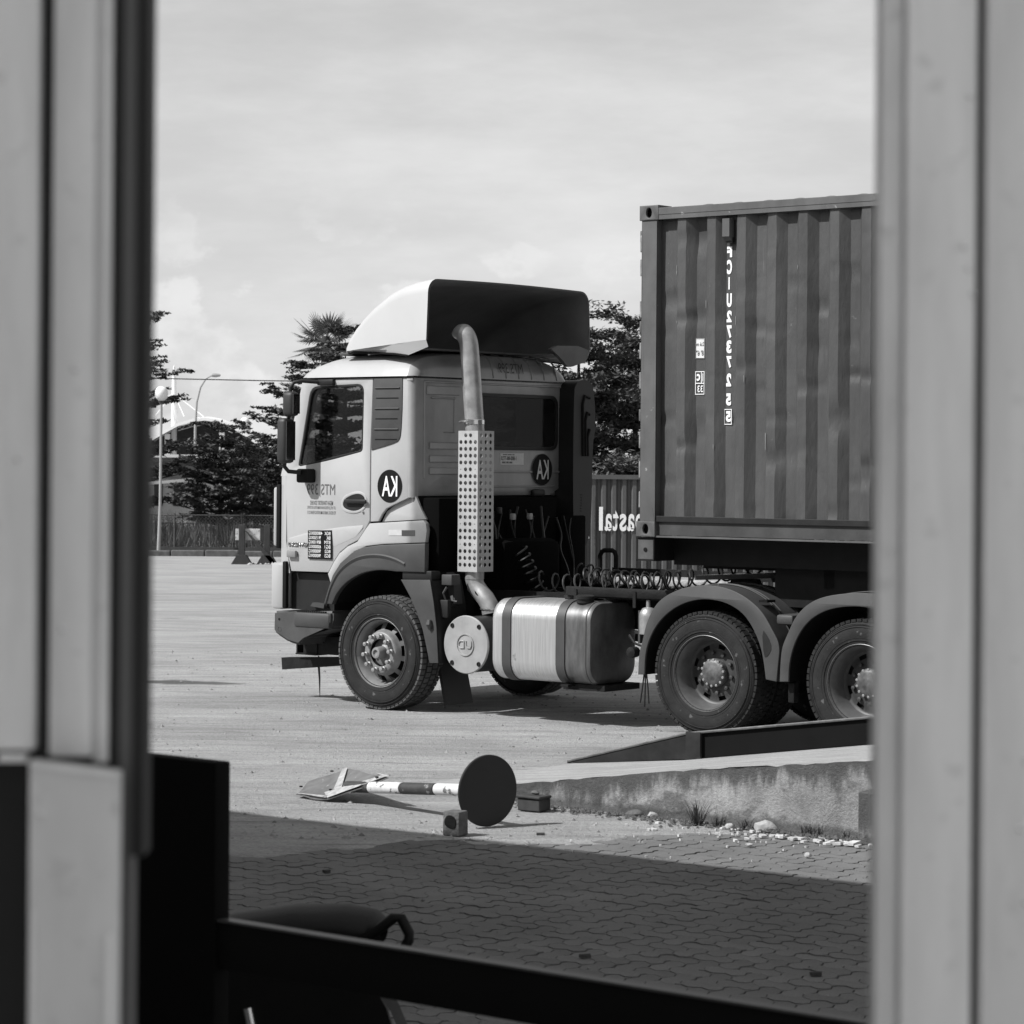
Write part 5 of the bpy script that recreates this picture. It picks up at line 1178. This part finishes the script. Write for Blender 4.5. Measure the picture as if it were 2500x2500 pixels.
# ================================================================ THINGS LYING ON THE YARD (world coordinates)
sg = thing('fallen_road_sign', 'fallen road sign: striped pole, round base plate on edge, bent chevron panel', 'road sign', (-.5, 17.2, 0))
dn = Vector((.60, -.80, .0)).normalized(); dc = Vector((-.136, 16.80, .221))
def frame_to(n, o):
    x = Vector((0, 0, 1)).cross(n).normalized(); y = n.cross(x); m = Matrix((x, y, n)).transposed().to_4x4(); m.translation = o; return m
mb = MB(); mb.lathe([(.001, .008), (.218, .008), (.2225, .004), (.2225, -.006), (.218, -.010), (.001, -.010)], (0, 0, 0), 'z', 64); bmesh.ops.transform(mb.bm, matrix=frame_to(dn, dc), verts=mb.bm.verts); mb.obj('base_plate', mat('black base plate', .012, .6, var=.3, sc=6), sg, 40)
pd = Vector((-.978+.134, 17.9-16.8, .105-.221)); pl = pd.length; pd.normalize()
stops = [(0, .135, 'k'), (.135, .53, 'w'), (.53, .90, 'k'), (.90, 1.27, 'w'), (1.27, 1.55, 'k')]
for a, b, c_ in stops:
    MB().tube([dc+pd*(a+.012), dc+pd*(b-.001)], .0385, 18).obj('pole_band', PAINTW if c_ == 'w' else PAINTK, sg, 40)
MB().tube([dc+pd*.01, dc+pd*1.56], .036, 16).obj('pole', PAINTK, sg, 40)
A, B, C, D, E_, G = [Vector(p) for p in ((-1.205, 17.95, .014), (-.79, 17.72, .192), (-1.09, 18.42, .165), (-1.37, 18.5, .068), (-1.432, 18.20, .012), (-1.235, 18.10, .030))]
up = Vector((0, 0, 1))
def panel(*pts, th=.006):
    mb = MB(); mb.face(*pts); bmesh.ops.solidify(mb.bm, geom=mb.bm.faces[:], thickness=th); return mb
F1, F2 = A.lerp(B, .34), D.lerp(C, .5)
mb = MB(); va = [mb.bm.verts.new(p) for p in (A, B, C, D, E_, G)]
for f in ((5, 0, 1), (5, 1, 2), (5, 2, 3), (5, 3, 4), (5, 4, 0)): mb.bm.faces.new([va[i] for i in f])
bmesh.ops.subdivide_edges(mb.bm, edges=mb.bm.edges[:], cuts=3, use_grid_fill=True)
for v in mb.bm.verts: v.co.z += .016*noise.noise(v.co*7)+.006*noise.noise(v.co*17)
bmesh.ops.solidify(mb.bm, geom=mb.bm.faces[:], thickness=.005); mb.obj('sign_panel', SIGNG, sg, 25)
def on(p, q, t): return p.lerp(q, t)+up*.014
mb = MB()
mb.face(on(G, A, .4), on(A, B, 0)+up*.0, on(A, B, .995), on(B, C, .09), on(G, A, .05)+up*.004)
mb.face(on(G, B, .14), on(G, B, .27), on(C, D, .04), on(C, D, .17))
mb.face(on(B, C, .12), on(B, C, .30), on(G, B, .93))
mb.face(on(E_, A, .0), on(E_, A, .95), on(G, A, .55), on(E_, G, .15))
bmesh.ops.solidify(mb.bm, geom=mb.bm.faces[:], thickness=-.002); mb.obj('chevron_stripe', mat('worn sign band', .34, .6, var=.4, sc=22, fleck=(.12, 18, .62)), sg, 0)
mb = MB()
for p in (on(G, B, .1), on(C, D, .42), on(E_, D, .4), on(G, B, .82)): mb.lathe([(.012, .0), (.012, .008), (.001, .01)], p+up*.004, 'z', 8)
mb.obj('rivet', DARK, sg, 30)
blk = MB().box(-.06, .06, -.05, .05, 0, .148, .008); blk.jitter(.007, 16)
solo(blk.obj('concrete_block', BRICKM, None, 40), 'small weathered block standing on end in front of the round base plate', 'block'); bo = bpy.data.objects['concrete_block']; bo.location = (-.325, 16.42, -.004); bo.rotation_euler = (0, 0, -.62)
MB().mesh(plate_mesh(ellipse(0, .085, .042, .040, 14), (), .004), Matrix.Translation((0, -.054, 0)) @ MX_SIDE).jitter(.006, 20).obj('dark_face', BLACK, bo, 0)
bat = thing('old_battery', 'black box with a loose lid beside the foot of the concrete ramp', 'box', (.16, 17.6, 0), rz=-.62)
MB().box(-.088, .088, -.065, .065, 0, .078, .006, 1).jitter(.004, 9).obj('case', mat('sooty box', .035, .8, var=.5, sc=12), bat, 30)
MB().box(-.098, .094, -.074, .074, .079, .098, .006, 1).jitter(.010, 9).obj('lid', bpy.data.materials['sooty box'], bat, 30)
MB().box(-.02, .035, -.02, .02, .098, .122, .01, 1).jitter(.01, 12).obj('rubble_lump', BRICKM, bat, 30)
rb = MB(); rb.box(0, .6, -.35, 0, 0, .315, .006, 1); 
for v in rb.bm.verts: v.co += noise.noise_vector(v.co*5)*.006
rb = rb.obj('concrete_pier', CONCW, None, 30); solo(rb, 'stained square concrete pier at the right edge in front of the ramp wall', 'pier'); rb.location = (2.262, 16.49, -.01); rb.rotation_euler = (0, 0, -TH+R_(8))
def rock(name, label, x, y, r, m, seed, sq=(1, 1, .75), cat='stone', group=None):
    mb = MB(); bmesh.ops.create_icosphere(mb.bm, subdivisions=2, radius=r)
    for v in mb.bm.verts:
        d = noise.noise(v.co/r*1.1+Vector((seed, 0, 0))); q = noise.noise(v.co/r*2.7+Vector((0, seed, 0)))
        v.co *= 1+.30*d+.12*q; v.co.x *= sq[0]; v.co.y *= sq[1]; v.co.z *= sq[2]
    o = mb.obj(name, m, None, 25); o.location = (x, y, r*.30); solo_l(o, label, cat, group); return o
def solo_l(o, label, cat, group=None):
    o['label'] = label; o['category'] = cat
    if group: o['group'] = group
rock('stone', 'largest pale stone lying at the foot of the ramp wall, right of the weeds', 1.575, 16.70, .062, STONE, 3, (1.15, .8, .75))
rock('stone', 'small stone at the wall foot just left of the largest stone', 1.36, 16.80, .03, STONE, 5)
rock('stone', 'lone pale pebble on the sunlit paving below the ramp wall', 1.72, 15.62, .022, STONE, 6)
rock('stone', 'dark clod at the crack in the ramp wall', .80, 17.36, .045, BRICKM, 8, (1.2, .8, .6))
rock('stone', 'pale lump beside the dark clod at the crack in the ramp wall', .91, 17.3, .032, STONE, 9, (1, .8, .8))
rock('stone', 'white chip alone on the paving right of the shadow line', 1.42, 16.05, .018, STONE, 10, (1.4, 1, .5))
mb = MB(); rnd = random.Random(12)
def flake(x, y, s, zz=.006):
    n = rnd.randint(4, 6); a0 = rnd.uniform(0, 6.3); tl_ = (rnd.uniform(-.25, .25), rnd.uniform(-.25, .25))
    top = []; bot_ = []
    for k in range(n):
        a = a0+2*PI*k/n; r = s*rnd.uniform(.6, 1.2); dx, dy = r*math.cos(a), .75*r*math.sin(a); h = zz+.16*s+dx*tl_[0]+dy*tl_[1]
        top.append((x+dx, y+dy, h)); bot_.append((x+dx, y+dy, zz-.01))
    T = [mb.bm.verts.new(p) for p in top]; Bv = [mb.bm.verts.new(p) for p in bot_]; mb.bm.faces.new(T)
    for k in range(n): mb.bm.faces.new((T[k], Bv[k], Bv[(k+1) % n], T[(k+1) % n]))
for i in range(34): t = rnd.random(); flake(1.52+.60*t+rnd.gauss(0, .05), 16.44-.36*t+rnd.gauss(0, .05), rnd.uniform(.008, .03)*(2.1 if rnd.random() < .12 else 1))
for i in range(40): t = rnd.random()**.8; flake(.72+.85*t+rnd.gauss(0, .12), 17.0-.62*t+rnd.gauss(0, .14), rnd.uniform(.004, .020))
for i in range(26): flake(rnd.uniform(.2, 2.1), rnd.uniform(15.4, 16.9), rnd.uniform(.003, .009))
mb.obj('plaster_flakes', mat('white plaster', .50, .85, var=.35, sc=20), None, 0, kind='stuff')
mb = MB()
for i in range(700):
    t = rnd.random(); l = Vector((1.55+2.75*t, -4.37-.10*abs(rnd.gauss(0, 1)), 0)); p = YARD @ l; pebble(mb, p.x, p.y, .003, rnd.uniform(.006, .022), rnd)
mb.obj('wall_foot_crumbs', mat('dirt crumbs', .07, .95, var=.6, sc=10), None, 0, kind='stuff')
WEED = mat('weed', .06, .8, var=.5, sc=9)
def weed(label, x, y, h, n, seed):
    rnd = random.Random(seed); mb = MB()
    for i in range(n):
        a = rnd.uniform(0, 6.3); l = h*rnd.uniform(.4, 1); sp = rnd.uniform(.1, 1.3)*l; b = Vector((x+rnd.gauss(0, .015), y+rnd.gauss(0, .01), -.01)); e = b+Vector((math.cos(a)*sp, math.sin(a)*sp*.6, l)); s = Vector((math.cos(a+1.57), math.sin(a+1.57), 0))*.0022; m_ = b.lerp(e, .55)+Vector((0, 0, .12*l))
        mb.face(b-s, b+s, m_+s*.8, m_-s*.8); mb.face(m_-s*.8, m_+s*.8, e)
    o = mb.obj('weed', WEED, None, 0); solo(o, label, 'weed', (x, y, 0), False, 'weeds along the foot of the ramp wall'); return o
weed('tallest bushy weed growing at the foot of the ramp wall', 1.17, 16.95, .19, 110, 1)
weed('low weed right of the tallest weed at the ramp wall', 1.30, 16.88, .09, 60, 2)
weed('low weed beside the largest pale stone', 1.46, 16.78, .09, 60, 3)
weed('short weed between the large stone and the pier', 1.82, 16.55, .09, 70, 4)
weed('short weed at the ramp wall close to the pier', 2.02, 16.42, .06, 24, 5)
weed('thin tuft at the low left end of the ramp behind the striped pole', -.25, 18.15, .09, 20, 6)
mb = MB(); rnd = random.Random(3)
for x, y, l, a in ((-1.63, 15.4, .06, .1), (1.36, 12.0, .05, .2), (.19, 16.45, .05, 0), (-1.0, 14.9, .04, .6), (.35, 12.4, .05, .3)):
    mb.box(-l/2, l/2, -.012, .012, 0, .016, mx=Matrix.Translation((x, y, -.006)) @ Matrix.Rotation(a, 4, 'Z'))
mb.jitter(.004, 30).obj('bark_scraps', BARK, None, 0, kind='stuff')

# ================================================================ MOTORCYCLE IN THE SHADE, BEHIND THE BOOM
mc = thing('motorcycle', 'dark motorcycle parked in the shade behind the black rail, tail to the right', 'motorcycle', (-.8, 8.9, 0), rz=R_(-8))
MC = lambda x: x+.8
def ml(p): return (p[0]+.8, p[1], p[2])
mb = MB(); secs = [(-1.10, .70, .80, .10), (-.98, .69, .735, .13), (-.90, .66, .765, .14), (-.69, .68, .800, .15), (-.52, .69, .805, .14), (-.43, .68, .79, .11), (-.40, .69, .765, .07)]
mb.strip([[ml((x, w_*math.cos(t)*1.0, (lo+hi)/2+(hi-lo)/2*math.sin(t))) for t in [2*PI*k/14 for k in range(14)]] for x, lo, hi, w_ in secs], True); mb.obj('seat', MOTOS, mc, 60)
mb = MB(); mb.tube([ml(p) for p in ((-.47, -.10, .70), (-.40, -.11, .745), (-.35, -.11, .785), (-.325, -.11, .785), (-.298, -.11, .735), (-.30, -.11, .715), (-.325, -.11, .672), (-.40, -.11, .655))], .018, 8)
mb.obj('grab_rail', MOTO, mc, 60)
mb = MB(); mb.strip([[ml((x, w_*math.cos(t), (lo+hi)/2+(hi-lo)/2*math.sin(t))) for t in [2*PI*k/12 for k in range(12)]] for x, lo, hi, w_ in ((-1.25, .42, .66, .12), (-1.0, .42, .68, .15), (-.7, .46, .69, .14), (-.45, .56, .69, .10), (-.30, .61, .675, .07), (-.26, .63, .665, .04))], True); mb.obj('tail_cowl', MOTO, mc, 60)
mb = MB(); pts = [(-.52, .60), (-.42, .545), (-.365, .48), (-.33, .40), (-.30, .30)]
mb.strip([[ml((x, y, z-.25*y*y/.07*.2)) for x, z in pts] for y in (-.07, -.03, .03, .07)]); mb.obj('rear_fender', MOTO, mc, 60)
MB().prism([ml((x, 0, z))[::2] for x, z in ((-1.35, .70), (-.95, .70), (-.45, .66), (-.40, .56), (-.365, .50), (-.34, .42), (-.335, .34), (-.5, .24), (-1.0, .16), (-1.4, .2))], -.145, -.125, 'xz').obj('side_cover', MOTO, mc, 30)
for nm, x in (('wheel', -.72), ('wheel', -1.98)):
    mb = MB(); mb.tube([ml((x+.275*math.cos(2*PI*k/28), 0, .30+.275*math.sin(2*PI*k/28))) for k in range(29)], .038, 8); wl = mb.obj(nm, RUB, mc, 60)
    mb = MB(); mb.lathe([(.235, -.02), (.225, 0), (.235, .02)], ml((x, 0, .30)), 'y', 28)
    for k in range(6): a = PI*k/3; mb.tube([ml((x, 0, .3)), ml((x+.23*math.cos(a), 0, .3+.23*math.sin(a)))], .012, 6)
    mb.obj('rim', CHAS, wl, 50)
mb = MB(); mb.tube([ml((-.815, -.165, .49)), ml((-.80, -.165, .42)), ml((-.785, -.165, .32))], .017, 8); mb.obj('shock_absorber', CHROME, mc, 60); MB().tube([ml((-.80, .13, .62)), ml((-.77, .13, .32))], .017, 8).obj('shock_absorber', CHROME, mc, 60)
mb = MB(); mb.tube([ml((-1.6, -.14, .30)), ml((-1.2, -.15, .24)), ml((-.9, -.15, .30)), ml((-.45, -.16, .36))], [.02, .025, .05, .055], 10); mb.obj('exhaust', CHAS, mc, 60)
mb = MB(); mb.tube([ml((-.72, 0, .3)), ml((-1.2, 0, .36)), ml((-1.55, 0, .62)), ml((-1.80, 0, .85))], .05, 8); mb.box(*[v for v in (MC(-1.45), MC(-1.1), -.13, .13, .22, .52)], .04); mb.obj('engine_and_frame', CHAS, mc)
mb = MB(); mb.tube([ml((-1.98, .06, .3)), ml((-1.74, .05, .95))], .028, 8); mb.tube([ml((-1.98, -.06, .3)), ml((-1.74, -.05, .95))], .028, 8); mb.obj('front_fork', CHAS, mc)
mb = MB(); mb.tube([ml((-1.62, -.34, .98)), ml((-1.72, -.16, 1.0)), ml((-1.74, 0, .97)), ml((-1.72, .16, 1.0)), ml((-1.62, .34, .98))], .014, 8); mb.obj('handlebar', MOTO, mc)
mb = MB(); mb.lathe([(.001, 0), (.07, .03), (.085, .09), (.07, .13), (.001, .14)], ml((-1.90, 0, .90)), 'x', 14); mb.obj('headlamp', MOTO, mc, 60)

# ================================================================ BLACK POST WITH A LONG RAIL (yard direction), nearer than the paving
gp = thing('rail_gate', 'black square post with a long black rail running to the right across the bottom', 'gate', (-.82, 6.99, 0), rz=-TH)
MB().box(-.50, .150, -.06, -.005, 0, 1.488, .006).obj('post', mat('black post paint', .004, .8, var=.1, spec=.1), gp)
rl = MB(); rl.box(.10, 2.6, -.045, -.015, .965, 1.085, .004); rl.obj('rail', mat('black rail paint', .006, .7, var=.2, sc=3, spec=.15), gp)
MB().box(.10, 2.6, -.052, -.012, 1.086, 1.092).obj('lit_rail_top', mat('lit rail top', .055, .45, .1, var=.3, sc=6), gp)  # paler strip painted as light caught along the rail's top edge
MB().box(2.55, 2.65, -.06, .04, 0, 1.10).obj('end_post', bpy.data.materials['black post paint'], gp)

# ================================================================ FRAME OF THE OPENING WE LOOK THROUGH (2.4 m away, out of focus)
YF_ = 2.40
lf = thing('left_door_frame', 'blurred pale metal frame with black rubber seals at the left edge', 'door frame', (-.42, 2.4, 0))
ZL = 1.992
MB().box(-1.10, -.4155, YF_, YF_+.03, ZL, 3.6, .004).obj('outer_panel', FRAMEP2, lf)
MB().box(-.4145, -.4045, YF_+.012, YF_+.04, ZL-.01, 3.6).obj('seal', GASK, lf)
MB().box(-.4035, -.3655, YF_, YF_+.03, ZL-.005, 3.6, .003).obj('inner_panel', FRAMEP2, lf)
MB().box(-.3650, -.3600, YF_+.006, YF_+.03, ZL-.01, 3.6).obj('step_edge', FRAMEP, lf)
MB().box(-.3595, -.3510, YF_, YF_+.03, ZL-.01, 3.6, .002).obj('bead', FRAMEP2, lf)
MB().box(-.3505, -.3412, YF_+.004, YF_+.04, ZL-.03, 3.6).obj('seal', GASK, lf)
MB().box(-.3407, -.3300, YF_+.002, YF_+.04, 1.2, 3.6).obj('channel', CHAN, lf)
MB().box(-.3296, -.3185, YF_+.0, YF_+.045, 1.9, 3.6).obj('edge_seal', GASK, lf)
MB().box(-1.10, -.3412, YF_+.05, YF_+.09, .6, ZL).obj('lower_seal', GASK, lf)
lp = MB().prism([(-.4113, 1.2), (-.3355, 1.2), (-.3345, 1.979), (-.4118, 1.988)], 2.355, 2.375).obj('lower_plate', FRAMEP, lf)
MB().prism([(-.4118, 1.9885), (-.3345, 1.9795), (-.3345, 1.9755), (-.4118, 1.9845)], 2.350, 2.3545).obj('plate_edge', FRAMEP2, lp)
MB().box(-.4095, -.4055, 2.351, 2.3545, 1.2, 1.86).obj('worn_bead', FRAMEP2, lp)
MB().box(-.3435, -.3388, 2.350, 2.3545, 1.2, 1.84).obj('bright_bead', mat('bright edge', .9, .4, var=.05), lp)
MB().lathe([(.0035, 0), (.003, -.003), (.001, -.004)], (-.402, 2.3545, 1.942), 'y', 12).obj('screw', bpy.data.materials['bright edge'], lp)
MB().box(-.445, -.421, 2.385, 2.399, 1.984, 1.990).obj('ledge', bpy.data.materials['bright edge'], lf)
rf = thing('right_door_frame', 'blurred pale metal frame with one dark groove at the right edge', 'door frame', (.4, 2.4, 0))
MB().box(.3205, .3415, YF_+.012, YF_+.05, .6, 3.6, .004).obj('edge_return', FRAMEP, rf)
MB().box(.3419, .4045, YF_, YF_+.03, .6, 3.6, .004).obj('inner_panel', FRAMEP2, rf)
MB().box(.4050, .4125, YF_+.020, YF_+.04, .6, 3.6).obj('groove', CHAN, rf)
MB().box(.4130, 1.10, YF_, YF_+.03, .6, 3.6, .004).obj('outer_panel', FRAMEP2, rf)
GLINT = mat('glint metal', .95, .12, 1., var=.02)  # metal specks added to mirror the sky as bright blurred dots
for f_, pts_ in ((rf, ((.398, 2.577), (.394, 2.444), (.397, 2.425), (.4015, 2.402), (.4515, 1.99), (.4525, 1.865), (.447, 1.93))), (lf, ((-.452, 2.02), (-.432, 2.25), (-.382, 2.33), (-.392, 2.10)))):
    for x, z in pts_: MB().lathe([(.0034, 0), (.0031, -.0012), (.0022, -.0022), (.0011, -.0028), (.0002, -.003)], (x, YF_-.0002, z), 'y', 12).obj('glint_speck', GLINT, f_, 80)
for o_, dx in ((lf, -.0045), (rf, .0045)): o_.location.x += dx
